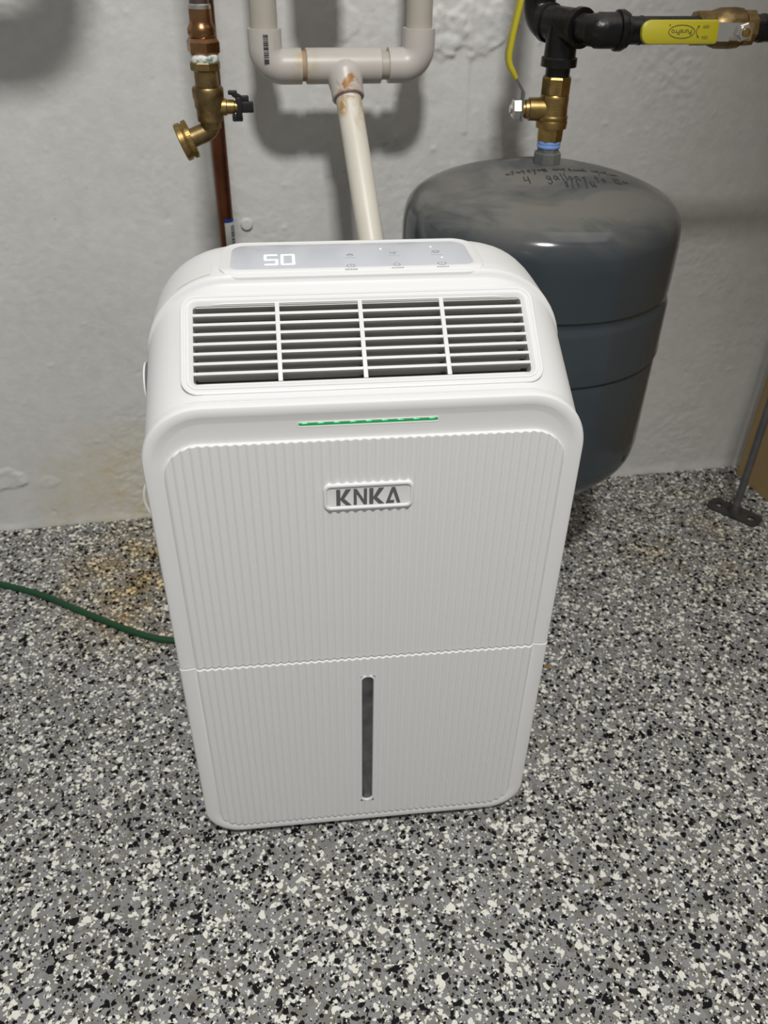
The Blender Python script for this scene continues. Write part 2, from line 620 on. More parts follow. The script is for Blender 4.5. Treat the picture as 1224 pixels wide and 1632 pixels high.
def wall_height(s, z):
    """relief of the painted concrete, metres out of the wall"""
    h = 0.0011 * (noise.fractal((s * 8, z * 8, 1.3), 0.9, 2.0, 2)) + 0.00035 * noise.fractal((s * 34, z * 34, 4.1), 0.8, 2.1, 4)
    rough = max(0.0, noise.noise((s * 6, z * 6, 8.8)) - 0.05)                # rough parged areas between smooth ones
    h += rough * 0.0022 * noise.fractal((s * 95, z * 105, 3.3), 0.6, 2.1, 3)
    h += 0.0002 * noise.noise((s * 120, z * 150, 2.2))
    # vertical form-board seam and drips behind the tank pipe
    sx = s - (0.772 + 0.006 * noise.noise((z * 14, 0.3, 0)))
    h += 0.0018 * math.exp(-(sx / 0.0035) ** 2) * (1 if 0.60 < z < 0.95 else 0)
    # a patch of rough parging
    for (cs, cz, rs, rz, a) in ((0.775, 0.725, 0.060, 0.030, 0.0045), (0.735, 0.720, 0.030, 0.026, 0.003), (0.03, 0.085, 0.035, 0.022, 0.004), (0.10, 0.075, 0.016, 0.012, 0.0016),
                                 (0.60, 0.735, 0.02, 0.02, 0.002), (0.665, 0.60, 0.02, 0.02, 0.0018)):
        q = ((s - cs) / rs) ** 2 + ((z - cz) / rz) ** 2
        if q < 4:
            q += 0.9 * noise.fractal((s * 40, z * 40, 2.7), 0.8, 2, 3)
            t = min(1.0, max(0.0, (1.15 - q) / 0.35))
            h += a * 0.7 * t * t * (3 - 2 * t) * (0.75 + 0.6 * noise.fractal((s * 60, z * 60, 7), 0.9, 2, 2))
    # foot of the wall: a swollen, ragged lip of paint
    t = (z - ZF) / (0.012 + 0.006 * noise.noise((s * 22, 0, 9)))
    if t < 2.5:
        h += 0.0026 * math.exp(-t * t) * (1 + 0.7 * noise.noise((s * 45, z * 30, 5)))
    return h


def build_wall():
    s0, s1, z0, z1 = -0.10, 1.55, ZF - 0.004, 0.95
    nx, nz = 620, 360
    rng = random.Random(5)
    pits = [(rng.uniform(s0, s1), rng.uniform(0.0, 0.9), 0.0014 + 0.0042 * rng.random() ** 2.2, rng.uniform(0.0006, 0.0020) * rng.choice((-1, 1, 1)), rng.uniform(0.25, 0.9), rng.uniform(0, PI)) for _ in range(620)]
    H = np.zeros((nz + 1, nx + 1))
    for j in range(nz + 1):
        z = z0 + (z1 - z0) * j / nz
        for i in range(nx + 1):
            H[j, i] = wall_height(s0 + (s1 - s0) * i / nx, z)
    ss = np.linspace(s0, s1, nx + 1); zz = np.linspace(z0, z1, nz + 1)
    S, Z = np.meshgrid(ss, zz)
    for (ps, pz, r, a, sq, th) in pits:
        i0, i1 = np.searchsorted(ss, (ps - 3 * r, ps + 3 * r)); j0, j1 = np.searchsorted(zz, (pz - 3 * r, pz + 3 * r))
        if i1 <= i0 or j1 <= j0: continue
        ds, dz = S[j0:j1, i0:i1] - ps, Z[j0:j1, i0:i1] - pz
        u = ds * math.cos(th) + dz * math.sin(th); v = (-ds * math.sin(th) + dz * math.cos(th)) / sq
        H[j0:j1, i0:i1] += a * np.exp(-((u * u + v * v) / (r * r * 0.6)))
    X = WA.x + WT.x * S + WN.x * H; Y = WA.y + WT.y * S + WN.y * H
    co = np.stack([X, Y, Z], 2).reshape(-1, 3).astype(np.float32)
    idx = np.arange((nx + 1) * (nz + 1)).reshape(nz + 1, nx + 1)
    q = np.stack([idx[:-1, :-1], idx[:-1, 1:], idx[1:, 1:], idx[1:, :-1]], 2).reshape(-1, 4).astype(np.int32)
    extra = []
    base = len(co)

    def P(s, d, z):
        p = wallp(s, d, z); extra.append((p.x, p.y, p.z)); return base + len(extra) - 1
    # the plain rest of the wall round the modelled stretch, and its back
    fl = []
    for (a, b, c, d) in ((-1.3, s0, z0, 2.3), (s1, 2.2, z0, 2.3), (s0, s1, z1, 2.3)):
        fl.append((P(a, 0, c), P(b, 0, c), P(b, 0, d), P(a, 0, d)))
    fl.append((P(-1.3, -0.15, z0), P(-1.3, -0.15, 2.3), P(2.2, -0.15, 2.3), P(2.2, -0.15, z0)))
    fl.append((P(-1.3, 0, 2.3), P(2.2, 0, 2.3), P(2.2, -0.15, 2.3), P(-1.3, -0.15, 2.3)))
    co = np.concatenate([co, np.array(extra, np.float32)])
    q = np.concatenate([q, np.array(fl, np.int32)])
    me = bpy.data.meshes.new('wall_back')
    me.vertices.add(len(co)); me.vertices.foreach_set('co', co.ravel())
    me.loops.add(q.size); me.loops.foreach_set('vertex_index', q.ravel())
    me.polygons.add(len(q)); me.polygons.foreach_set('loop_start', np.arange(0, q.size, 4, dtype=np.int32))
    me.update(calc_edges=True)
    o = mesh_obj('wall_back', me, M_wall, smooth=True, angle=60)
    tag(o, 'rough concrete basement wall painted off white', kind='structure')
    return o


wall_ob = build_wall()
b = bmesh.new()                                        # painted-over plug in the wall, right of the copper pipe
lathe(b, [(-0.002, 0.0088), (0.0030, 0.0086), (0.0046, 0.0070), (0.0052, 0.0030), (0.0050, 0.0)], (-0.1102, 0.6549, 0.4847), WN, 18)
obj('wall_plug', b, M_wall, wall_ob)

# ------------------------------------------------------------------ dehumidifier
HW = 0.18
ZT = 0.5465
deh = thing('dehumidifier', (0, 0.1, ZF), 'white portable dehumidifier with ribbed front and slatted top vent, standing on the speckled floor', 'dehumidifier')

Z_PROFILE = [(0.008, 0.5468), (0.0105, 0.5468), (0.0130, 0.5484), (0.0225, 0.5550), (0.0513, 0.5750), (0.0800, 0.5950), (0.0925, 0.6037), (0.0948, 0.6053), (0.0958, 0.6066), (0.0966, 0.6088),
             (0.0974, 0.6108), (0.0986, 0.6122), (0.1010, 0.6128), (0.12, 0.6132), (0.14, 0.6136), (0.155, 0.6136), (0.166, 0.6128), (0.178, 0.6100), (0.190, 0.6040), (0.200, 0.5950), (0.208, 0.5830), (0.212, 0.5700)]


def housing():
    rings = []
    for i, (y, zt) in enumerate(Z_PROFILE):
        t = min(1.0, max(0.0, (y - 0.008) / 0.095))
        r = 0.052 + 0.022 * t
        ins = 0.0012
        if y > 0.155:
            ins += 0.02 * ((y - 0.155) / 0.057) ** 2.5
        rings.append([V((x, y, z)) for x, z in rrect(-HW + ins, HW - ins, 0.001 + ins, zt, r, 0.039, 14)])
    b = bmesh.new()
    loft(b, rings)
    return b


house = obj('housing', housing(), M_white, deh, angle=28)

# slope frame of the vent
SO = V((0, 0.0225, 0.5550)); SU = V((1, 0, 0)); SV = V((0, 0.8209, 0.5711)); SN = V((0, -0.5711, 0.8209))


def sl(u, v, n=0.0):
    return SO + SU * u + SV * v + SN * n


cut = bmesh.new()
loft(cut, [[sl(x, z, n) for x, z in rrect(-0.1345, 0.1345, -0.0005, 0.0705, 0.003, 0.003, 4)] for n in (-0.030, 0.02)])
boolean_cut(house, cut)

b = bmesh.new()                                       # dark duct below the vent
loft(b, [[sl(x, z, n) for x, z in rrect(-0.1343, 0.1343, -0.0003, 0.0703, 0.003, 0.003, 4)] for n in (-0.009, -0.0295)], False, True)
obj('vent_duct', b, M_cavity, deh)
b = bmesh.new()
loops = [(0.0100, 0.0000), (0.0096, 0.0007), (0.0088, 0.0010), (0.0072, 0.0010), (0.0066, 0.0004), (0.0058, 0.0004), (0.0052, 0.0011), (0.0035, 0.0010), (0.0008, -0.0006), (0.0, -0.0015), (0.0, -0.012), (-0.0006, -0.012), (-0.0006, -0.0012)]
rings = []
for off, n in loops:
    r = 0.0035 + off * 1.05
    rings.append([sl(x, z, n) for x, z in rrect(-0.134 - off, 0.134 + off, -off, 0.070 + off, max(r, 0.002), max(r, 0.002), 8)])
loft(b, rings, False, False)
vent_frame = obj('vent_frame', b, M_white, deh, angle=25)
slat_me = None
for k in range(1, 8):
    v = 0.070 * k / 8
    b = bmesh.new()
    obox(b, sl(0, v, -0.0010), SU, SV, SN, 0.2685, 0.0026, 0.0022, 0.0004)
    s_ = obj('vent_slat', b, M_white, deh)
    b = bmesh.new()
    obox(b, sl(0, v - 0.0002, -0.0053), SU, SV, SN, 0.2675, 0.0024, 0.0066)
    obj('louvre_blade', b, M_louvre, s_, smooth=False)
    s_.name = 'vent_slat'
b = bmesh.new()
obox(b, sl(0, 0.0692, -0.0053), SU, SV, SN, 0.2675, 0.0010, 0.0066)
obj('louvre_blade', b, M_louvre, deh, smooth=False)
for k in (-1, 0, 1):
    b = bmesh.new()
    obox(b, sl(0.067 * k, 0.035, -0.0014), SU, SV, SN, 0.0036, 0.0705, 0.0044, 0.0004)
    obj('vent_divider', b, M_white, deh)


# front shell: a dished plate, cut in two at the joint above the water bucket
def front_shell(zlo, zhi, dy):
    b = bmesh.new()
    rings = []
    for ins, y in ((0.0, 0.011), (0.0, 0.0042), (0.0005, 0.0022), (0.0016, 0.0007), (0.0032, 0.0), (0.0080, -0.0002), (0.0092, 0.0001), (0.0146, 0.0013), (0.0158, 0.0015), (0.030, 0.0015)):
        rings.append([V((x, y + dy, z)) for x, z in rrect(-HW + ins, HW - ins, ins, ZT - ins, max(0.052 - ins, 0.01), max(0.040 - ins, 0.008), 14)])
    loft(b, rings)
    for zc, nz in ((zlo, -1), (zhi, 1)):
        if zc is None: continue
        g = b.verts[:] + b.edges[:] + b.faces[:]
        bmesh.ops.bisect_plane(b, geom=g, plane_co=(0, 0, zc), plane_no=(0, 0, nz), clear_outer=True)
        es = [e for e in b.edges if e.is_boundary]
        bmesh.ops.holes_fill(b, edges=es, sides=0)
    return b


PW = 0.1637                                            # half width of the ribbed field
NRIB = 45


def rib_panel(zlo, zhi, rlo, rhi, dy, hole=None):
    """ribbed field from zlo to zhi with corner radii, raised 3 mm off the shell"""
    b = bmesh.new()
    per = 10
    N = NRIB * per
    yb = 0.0026 + dy

    def ext(x):
        d = PW - abs(x)
        lo, hi = zlo, zhi
        if rhi and d < rhi: hi = zhi - rhi + math.sqrt(max(rhi * rhi - (rhi - d) ** 2, 0))
        if rlo and d < rlo: lo = zlo + rlo - math.sqrt(max(rlo * rlo - (rlo - d) ** 2, 0))
        return lo, hi

    def yf(x):
        t = ((x + PW) / (2 * PW) * NRIB) % 1.0
        return dy - 0.0004 - 0.00205 * (0.5 + 0.5 * math.cos(PI * (2 * t - 1))) ** 0.52
    xs = [-PW + 2 * PW * i / N for i in range(N + 1)]
    segs = []
    for x in xs:
        lo, hi = ext(x)
        segs.append((lo, hi))
    lists = []
    for x, (lo, hi) in zip(xs, segs):
        f = yf(x)
        zs = [lo, lo + 0.0005, lo + 0.0011] + ([hole[2], hole[3]] if hole else []) + [hi - 0.0011, hi - 0.0005, hi]
        row = []
        for i, z in enumerate(zs):
            yy = f + (0.0005 if i in (0, len(zs) - 1) else 0)
            row.append(b.verts.new((x, yy, z)))
        lists.append((row, b.verts.new((x, yb, lo)), b.verts.new((x, yb, hi))))
    for i in range(N):
        (r0, l0, h0), (r1, l1, h1) = lists[i], lists[i + 1]
        xm = (xs[i] + xs[i + 1]) / 2
        for k in range(len(r0) - 1):
            if hole and k == 3 and hole[0] < xm < hole[1]: continue
            b.faces.new((r0[k], r1[k], r1[k + 1], r0[k + 1]))
        b.faces.new((l0, l1, r1[0], r0[0]))
        b.faces.new((r0[-1], r1[-1], h1, h0))
    for (r, l, h) in (lists[0], lists[-1]):
        b.faces.new(r + [h, l])
    return b


ZS = 0.2672
cover = obj('front_cover', front_shell(ZS + 0.0006, None, 0.0), M_front, deh, angle=30)
obj('ribbed_panel', rib_panel(ZS + 0.0006, 0.5135, 0, 0.030, 0.0), M_front, cover, angle=62)
bucket = obj('water_bucket', front_shell(None, ZS - 0.0006, -0.0012), M_front, deh, angle=30)
obj('ribbed_panel', rib_panel(0.0150, ZS - 0.0006, 0.026, 0, -0.0012, hole=(-0.0072, 0.0072, 0.0395, 0.2425)), M_front, bucket, angle=62)


def stadium(hw, z0, z1, grow, y, n=10):
    return [V((x, y, z)) for x, z in rrect(-hw - grow, hw + grow, z0 - grow, z1 + grow, hw + grow - 1e-5, hw + grow - 1e-5, n)]


b = bmesh.new()                                        # raised rim round the level window
loft(b, [stadium(0.0052, 0.0420, 0.2400, g, y) for g, y in ((0.0034, 0.001), (0.0032, -0.0030), (0.0024, -0.0036), (0.0010, -0.0034), (0.0004, -0.0026), (0.0, 0.0005))], False, False)
obj('window_rim', b, M_white, bucket)
b = bmesh.new()
loft(b, [stadium(0.0052, 0.0420, 0.2400, g, y) for g, y in ((0.0006, 0.0008), (0.0003, -0.0014), (-0.0006, -0.0019))], True, True)
w_ = obj('level_window', b, M_window, bucket)
tag(w_, 'narrow dark see-through water level window')

# indicator bar
b = bmesh.new()
hb = 0.0017
IX = 0.0558


def hstad(g, y):
    return [V((x, y, z)) for x, z in rrect(-IX - g, IX + g, 0.5272 - hb - g, 0.5272 + hb + g, hb + g - 1e-5, hb + g - 1e-5, 8)]


loft(b, [hstad(g, y) for g, y in ((0.0008, 0.0026), (0.0007, 0.0014), (0.0004, 0.0011), (0.0001, 0.0016), (0.0, 0.0030))], False, False)
ind = obj('indicator_rim', b, M_white, deh)
b = bmesh.new()
loft(b, [hstad(g, y) for g, y in ((0.0001, 0.0026), (-0.0002, 0.0017), (-0.0008, 0.0014))], False, True)
ind = tag(obj('indicator_light', b, M_green, deh), 'thin glowing green status bar')
for k in range(9):
    b = bmesh.new()
    xx = -0.0505 + k * 0.01262
    loft(b, [[V((x, y, z)) for x, z in rrect(xx - 0.0026 + g, xx + 0.0026 - g, 0.5275 + g * .4, 0.5287 - g * .4, 0.0006 - g * .45, 0.0006 - g * .45, 3)] for g, y in ((0.0, 0.0015), (0.0006, 0.0012))], False, True)
    obj('indicator_led', b, M_green_spot, ind)

# badge
BX0, BX1, BZ0, BZ1 = -0.0380, 0.0376, 0.4462, 0.4722
b = bmesh.new()
rings = []
for g, y in ((0.0, 0.001), (0.0, -0.0028), (0.0005, -0.0040), (0.0014, -0.0044), (0.0024, -0.0043), (0.0030, -0.0038), (0.0034, -0.0031), (0.0045, -0.0029)):
    rings.append([V((x, y, z)) for x, z in rrect(BX0 + g, BX1 - g, BZ0 + g, BZ1 - g, 0.0060 - g * 0.8, 0.0060 - g * 0.8, 8)])
loft(b, rings, False, True)
badge = obj('brand_badge', b, M_front, deh)


def poly_letters(bm, polys, ox, oz, sx, sz):
    for pl in polys:
        hi = [bm.verts.new((ox + x * sx, -0.0034, oz + y * sz)) for x, y in pl]
        lo = [bm.verts.new((ox + x * sx, -0.0028, oz + y * sz)) for x, y in pl]
        bm.faces.new(hi)
        n = len(pl)
        for k in range(n):
            bm.faces.new((hi[k], lo[k], lo[(k + 1) % n], hi[(k + 1) % n]))


K_ = [[(0, 0), (.26, 0), (.26, 1), (0, 1)], [(.26, .42), (.62, 1), (.95, 1), (.50, .42), (.97, 0), (.63, 0), (.26, .36)]]
N_ = [[(0, 0), (.22, 0), (.22, 1), (0, 1)], [(.22, 1), (0.22, .70), (.72, 0), (.72, .30)], [(.72, 0), (.94, 0), (.94, 1), (.72, 1)]]
A_ = [[(0, 0), (.21, 0), (.545, .72), (.43, 1)], [(.21, 0), (.62, 0), (.62, .17), (.29, .17)], [(.43, 1), (.68, 1), (1.10, 0), (.85, 0), (.545, .72)]]
b = bmesh.new()
LZ, LH = 0.4510, 0.0158
for polys, ox, sx in ((K_, -0.0272, 0.0128), (N_, -0.0128, 0.0118), (K_, 0.0003, 0.0128), (A_, 0.0142, 0.0112)):
    poly_letters(b, polys, ox, LZ, sx, LH)
obj('lettering', b, M_logo, badge, smooth=False)

# control panel on the flat top
b = bmesh.new()
rings = []


def panel_ring(g, z):
    pts = rrect(-0.1125 + g, 0.1085 - g, 0.0965 + g, 0.1740 - g, 0.020 - g * 0.7, 0.016 - g * 0.7, 10)
    out = []
    for x, y in pts:
        drop = 0.0
        if y < 0.1035:                                  # the front lip of the bezel folds over the step
            drop = (0.1035 - y) * 0.45
        out.append(V((x, y, z - drop)))
    return out


for g, z in ((0.0, 0.6100), (0.0002, 0.6140), (0.0010, 0.6144), (0.0034, 0.6145), (0.0038, 0.6141), (0.0046, 0.6141), (0.0052, 0.6145), (0.0078, 0.6146), (0.0088, 0.6141)):
    rings.append(panel_ring(g, z))
loft(b, rings, False, True)
bezel = obj('control_panel', b, M_white, deh, angle=25)
b = bmesh.new()
loft(b, [panel_ring(g, z) for g, z in ((0.0086, 0.6138), (0.0088, 0.61435), (0.0094, 0.6145))], False, True)
glass = tag(obj('touch_glass', b, M_glass, bezel), 'pale grey glossy touch glass')
ZG = 0.61453


def seg_digit(bm, ox, oy, w, h, on):
    S = {'a': ((0, 1), (1, 1)), 'b': ((1, 1), (1, .5)), 'c': ((1, .5), (1, 0)), 'd': ((0, 0), (1, 0)), 'e': ((0, .5), (0, 0)), 'f': ((0, 1), (0, .5)), 'g': ((0, .5), (1, .5))}
    for s in on:
        (a, b_), (c, d) = S[s]
        strokes(bm, [[(ox + a * w, oy + b_ * h), (ox + c * w, oy + d * h)]], 0.0019, lambda x, y, t: V((x, y, ZG + t)), 0.0003)


b = bmesh.new()
seg_digit(b, -0.0750, 0.1150, 0.0096, 0.0230, 'afgcd')
seg_digit(b, -0.0610, 0.1150, 0.0096, 0.0230, 'abcdef')
obj('display_digits', b, M_digit, glass, smooth=False)


def icon_lines(kind, r):
    arc = lambda a0, a1, rr, n=14, cx=0, cy=0: [(cx + rr * math.cos(a0 + (a1 - a0) * k / n), cy + rr * math.sin(a0 + (a1 - a0) * k / n)) for k in range(n + 1)]
    if kind == 'power': return [arc(PI / 2 + .6, PI / 2 + 2 * PI - .6, r), [(0, r * .3), (0, r * 1.15)]]
    if kind == 'clock': return [arc(0, 2 * PI, r), [(0, r * .6), (0, 0), (r * .45, -r * .2)]]
    if kind == 'fan': return [arc(a, a + PI, r * .5, 8, r * .5 * math.cos(a), r * .5 * math.sin(a)) for a in (0.3, 0.3 + 2.09, 0.3 + 4.19)]
    if kind == 'drop': return [arc(-PI * 1.15, PI * .15, r * .8) + [(0, r * 1.3)] + arc(-PI * 1.15, PI * .15, r * .8)[:1]]
    if kind == 'leaf': return [arc(0, PI, r), arc(PI, 2 * PI, r * .6), [(-r, 0), (r, 0)]]
    return [arc(0, 2 * PI, r * .8), arc(0, PI, r * .4)]


for x, y, kd in ((-0.0033, 0.134, 'lock'), (-0.0045, 0.108, 'clock'), (0.0343, 0.137, 'fan'), (0.0340, 0.1085, 'drop'), (0.0714, 0.137, 'leaf'), (0.0720, 0.1085, 'power')):
    b = bmesh.new()
    strokes(b, [[(x + p, y + q) for p, q in pl] for pl in icon_lines(kd, 0.0034)], 0.0006, lambda x, y, t: V((x, y, ZG + t)), 0.00015)
    ks = obj('key_symbol', b, M_print, glass, smooth=False)
    b = bmesh.new()
    for k in range(5):                                  # the tiny illegible caption under each key
        xa = x - 0.0050 + k * 0.0021
        strokes(b, [[(xa, y - 0.0070), (xa + 0.0013, y - 0.0070)]], 0.0007, lambda x, y, t: V((x, y, ZG + t)), 0.00015)
    tag(obj('key_caption', b, M_print, glass, smooth=False), kind='stuff')
M_keylight = emissive('key_light', (0.95, 1, 1), 1.5).m
for x, y in ((0.0245, 0.148), (0.0690, 0.1505), (0.0745, 0.123)):
    b = bmesh.new()
    lathe(b, [(0, 0.0008), (0.0003, 0.0007)], (x, y, ZG), seg=10)
    obj('key_light', b, M_keylight, glass, smooth=False)

# blank white sticker left of the controls, following the rounded shoulder
b = bmesh.new()


def top_z(x, y):
    r = 0.074
    zt = 0.6128 + (y - 0.102) * 0.021
    d = HW - 0.0012 - abs(x)
    return zt if d >= r else zt - r + math.sqrt(max(r * r - (r - d) ** 2, 0))


g0 = [[b.verts.new((x, y, top_z(x, y) + 0.0004)) for y in (0.1035, 0.112, 0.121, 0.1315)] for x in [-0.1475 + 0.0282 * k / 10 for k in range(11)]]
for r0, r1 in zip(g0, g0[1:]):
    for k in range(3):
        b.faces.new((r0[k], r1[k], r1[k + 1], r0[k + 1]))
st_ = tag(obj('sticker', b, M_label, deh), 'blank white sticker on the rounded top corner')

# carrying grip, cord, castors
b = bmesh.new()
lathe(b, [(0.0, 0.0185), (0.0014, 0.0182), (0.0020, 0.016), (0.0023, 0.010), (0.0024, 0.0)], (-HW + 0.0005, 0.088, 0.524), (-1, 0, 0), 28)
obj('side_grip', b, M_white, deh)
b = bmesh.new()
tube(b, smooth_path([(-0.150, 0.205, 0.40), (-0.187, 0.212, 0.372), (-0.212, 0.213, 0.352), (-0.2240, 0.213, 0.337), (-0.2280, 0.213, 0.322), (-0.2270, 0.213, 0.308), (-0.221, 0.213, 0.294), (-0.207, 0.211, 0.276), (-0.17, 0.205, 0.26)], 6), 0.0019, 10)
obj('power_cord', b, M_cord, deh)
for x in (-0.135, 0.135):
    for y in (0.045, 0.180):
        b = bmesh.new()
        lathe(b, [(-0.006, 0.0068), (-0.005, 0.0078), (0.005, 0.0078), (0.006, 0.0068)], (x, y, ZF + 0.0080), (1, 0, 0), 18)
        obox(b, (x, y, -0.001), (1, 0, 0), (0, 1, 0), (0, 0, 1), 0.022, 0.020, 0.006)
        obj('castor', b, M_castor, deh)

# ------------------------------------------------------------------ white PVC drain
pvc = thing('pvc_drain', tuple(wallp(0.5883, 0.093, 0.698)), 'off-white PVC pipe loop with elbows and rust-stained tee on the wall', 'pipe')
PZ = 0.6983
S1, S2 = 0.4951, 0.6812
PR, FR = 0.0156, 0.0197


def wp6(s, z, d=0.093): return wallp(s, d, z)


for s in (S1, S2):
    b = bmesh.new()
    tube(b, [wp6(s, 0.72), wp6(s, 1.6)], PR, 28)
    tag(obj('riser_pipe', b, M_pvc_pipe, pvc), 'greyish upright pipe')
for s, sg, e in ((S1, 1, 0.5372), (S2, -1, 0.6435)):
    b = bmesh.new()
    path = fillet_path([wp6(s, 0.7383), wp6(s, PZ), wp6(e, PZ)], 0.0205, 12)
    tube(b, path, FR, 32)
    el = obj('elbow', b, M_pvc, pvc)
    # moulded rims at both sockets
    if sg == 1:
        b2 = bmesh.new()
        z = 0.7335
        rnd = random.Random(3)
        while z > 0.7040:
            h = rnd.choice((0.0006, 0.0011, 0.0017))
            vdir = (V((-0.0588, -0.5646, 0)) - wp6(s, 0).xyz); vdir.z = 0; vdir.normalize()
            tdir = V((0, 0, 1)).cross(vdir)
            obox(b2, wp6(s, z) + vdir * (FR - 0.00005) - tdir * -0.0010, tdir, V((0, 0, 1)), vdir, 0.0058, h, 0.0005)
            z -= h + rnd.choice((0.0006, 0.0006, 0.0011))
        obj('barcode', b2, M_ink, el, smooth=False)
        b2 = bmesh.new()
        for k in range(12):
            if k in (1, 6): continue
            obox(b2, wp6(s, 0.7330 - k * 0.0026) + vdir * (FR * 0.80) + tdir * (FR * 0.595), (tdir * 0.8 - vdir * 0.6), V((0, 0, 1)), (vdir * 0.8 + tdir * 0.6), 0.0014, 0.0016, 0.0004)
        obj('fine_print', b2, M_print, el, smooth=False)
b = bmesh.new()
tube(b, [wp6(0.535, PZ), wp6(0.655, PZ)], PR, 28)
obj('cross_pipe', b, M_pvc_pipe, pvc)
TC = wp6(0.5883, PZ)
DD = V((0.0214, -0.135, -0.168)).normalized()
b = bmesh.new()
lathe(b, [(0, FR - 0.0012), (0.0008, FR), (0.0910, FR), (0.0917, FR - 0.0012)], wp6(0.5424, PZ), WT, 32)
tag(obj('tee', b, M_pvc, pvc), 'tee fitting with brown rust stains')
b = bmesh.new()
lathe(b, [(0.004, FR * 1.02), (0.0100, FR * 1.16), (0.0150, FR * 1.14), (0.0200, FR * 1.08), (0.0255, FR * 1.03), (0.0310, FR), (0.0400, FR), (0.0410, FR - 0.0010), (0.0412, PR)], TC, DD, 32)
obj('tee_branch', b, M_pvc, pvc)
b = bmesh.new()
rings = lathe(b, [(0.0405, PR + 0.0017), (0.0416, PR + 0.0015), (0.0424, PR + 0.0004), (0.0428, PR)], TC, DD, 32)
tag(obj('purple_primer_ring', b, plain('primer_stain', (0.20, 0.13, 0.13), 0.5), pvc), 'dark purplish primer ring at the joint')
b = bmesh.new()
lathe(b, [(0.0, PR + 0.0008), (0.003, PR + 0.0011), (0.005, PR + 0.0006)], wp6(0.5375, PZ), WT, 32)
tag(obj('rust_ring', b, plain('rust_ring', (0.37, 0.26, 0.17), 0.6), pvc), 'brownish stained ring at the joint')
b = bmesh.new()
E1 = TC + DD * 0.38
tube(b, fillet_path([TC + DD * 0.03, E1, V((E1.x, E1.y - 0.004, ZF))], 0.03, 8), PR, 28)
obj('slanting_pipe', b, M_pvc_white, pvc)

b = bmesh.new()                                        # unseen capped stub, added to cast the dark patch between the risers
lathe(b, [(0.812, 0.010), (0.814, 0.029), (0.818, 0.031), (0.86, 0.031), (0.862, 0.028), (1.6, 0.028)], wallp(0.562, 0.10, 0), (0, 0, 1), 28)
obj('shadow_stub', b, M_pvc_pipe, pvc)

b = bmesh.new()                                        # big elbowed pipe overhead at the left
tube(b, fillet_path([(-0.265, 0.39, 2.3), (-0.265, 0.39, 0.955), (-1.3, 0.33, 0.955)], 0.055, 10), 0.030, 24)
tag(obj('overhead_pipe', b, M_pvc_pipe), 'thick pale overhead pipe with an elbow, above the brass drain valve', 'pipe')
b = bmesh.new()                                        # unseen box under the ceiling, added to keep the key light off the right wall
obox(b, (1.165, -0.60, 2.17), (1, 0, 0), (0, 1, 0), (0, 0, 1), 2.0, 0.30, 0.50, 0.004)
tag(obj('overhead_blocker', b, M_steel), 'unseen box added under the ceiling at right to block light', 'light blocker')

# ------------------------------------------------------------------ copper pipe and drain valve at the left
cp = V((-0.1370, 0.6232, 0))
cop = thing('copper_pipe', (cp.x, cp.y, ZF), 'reddish upright copper pipe close to the wall with a printed label', 'pipe')
b = bmesh.new()
tube(b, [(cp.x, cp.y, ZF), (cp.x, cp.y, 1.6)], 0.0101, 24)
obj('pipe', b, M_copper, cop)
b = bmesh.new()
lathe(b, [(0.40, 0.01035), (0.4990, 0.01035)], (cp.x, cp.y, 0), (0, 0, 1), 16, arc=(-0.15, 1.75))
lab = obj('pipe_label', b, M_label, cop)
b = bmesh.new()
lathe(b, [(0.4992, 0.0104), (0.5040, 0.0104)], (cp.x, cp.y, 0), (0, 0, 1), 16, arc=(-0.15, 1.75))
obj('blue_band', b, M_labelblue, lab)
b = bmesh.new()
u_, v_, _a = frame_of((0, 0, 1))
z = 0.494
rnd = random.Random(9)
while z > 0.42:
    h = rnd.choice((0.0007, 0.0012, 0.002))
    lathe(b, [(z - h, 0.0105), (z, 0.0105)], (cp.x, cp.y, 0), (0, 0, 1), 6, arc=(0.65, 1.55))
    z -= h + rnd.choice((0.0007, 0.0012))
obj('barcode', b, M_ink, lab, smooth=False)

dv = V((-0.1410, 0.5730, 0))
val = thing('drain_valve', (-0.1298, 0.4213, 0.659), 'tarnished brass drain valve with black handle and hose cap, left of the PVC', 'valve')
VM = Matrix.Translation((-0.1298, 0.4213, 0.6593)) @ Matrix.Scale(0.8664, 4) @ Matrix.Translation((-0.1410, -0.5730 * 1, -0.6294)) @ Matrix.Translation((0.2820, 0, 0))


def vobj(name, bm, mat, parent, **kw):
    bmesh.ops.transform(bm, matrix=VM, verts=bm.verts)
    return obj(name, bm, mat, parent, **kw)


AX = (dv.x, dv.y, 0)
b = bmesh.new(); lathe(b, [(0.745, 0.0114), (1.6, 0.0114)], AX, seg=24)
tag(vobj('supply_pipe', b, metal_mat('dull_copper', (0.13, 0.10, 0.085), (0.22, 0.18, 0.15), 0.4, 60), val), 'dull grey-brown pipe above the fittings')
b = bmesh.new(); lathe(b, [(0.7562, 0.0116), (0.7570, 0.0130), (0.7610, 0.0128), (0.7622, 0.0116)], AX, seg=28)
tag(vobj('solder_ring', b, M_solder, val), 'silvery solder ring')
b = bmesh.new()
lathe(b, [(0.7270, 0.0140), (0.7290, 0.0158), (0.7320, 0.0167), (0.7365, 0.0166), (0.7400, 0.0150), (0.7430, 0.0134), (0.7450, 0.0131), (0.7572, 0.0131)], AX, seg=32)
vobj('copper_adapter', b, M_copper_old, val)
b = bmesh.new(); lathe(b, [(0.7105, 0.0172), (0.7130, 0.0200), (0.7235, 0.0202), (0.7275, 0.0175), (0.7280, 0.0140)], AX, seg=6, phase=0.25)
vobj('hex_nut', b, M_copper_old, val, smooth=False)
b = bmesh.new(); lathe(b, [(0.7020, 0.0160), (0.7040, 0.0168), (0.7090, 0.0170), (0.7110, 0.0160)], AX, seg=28)
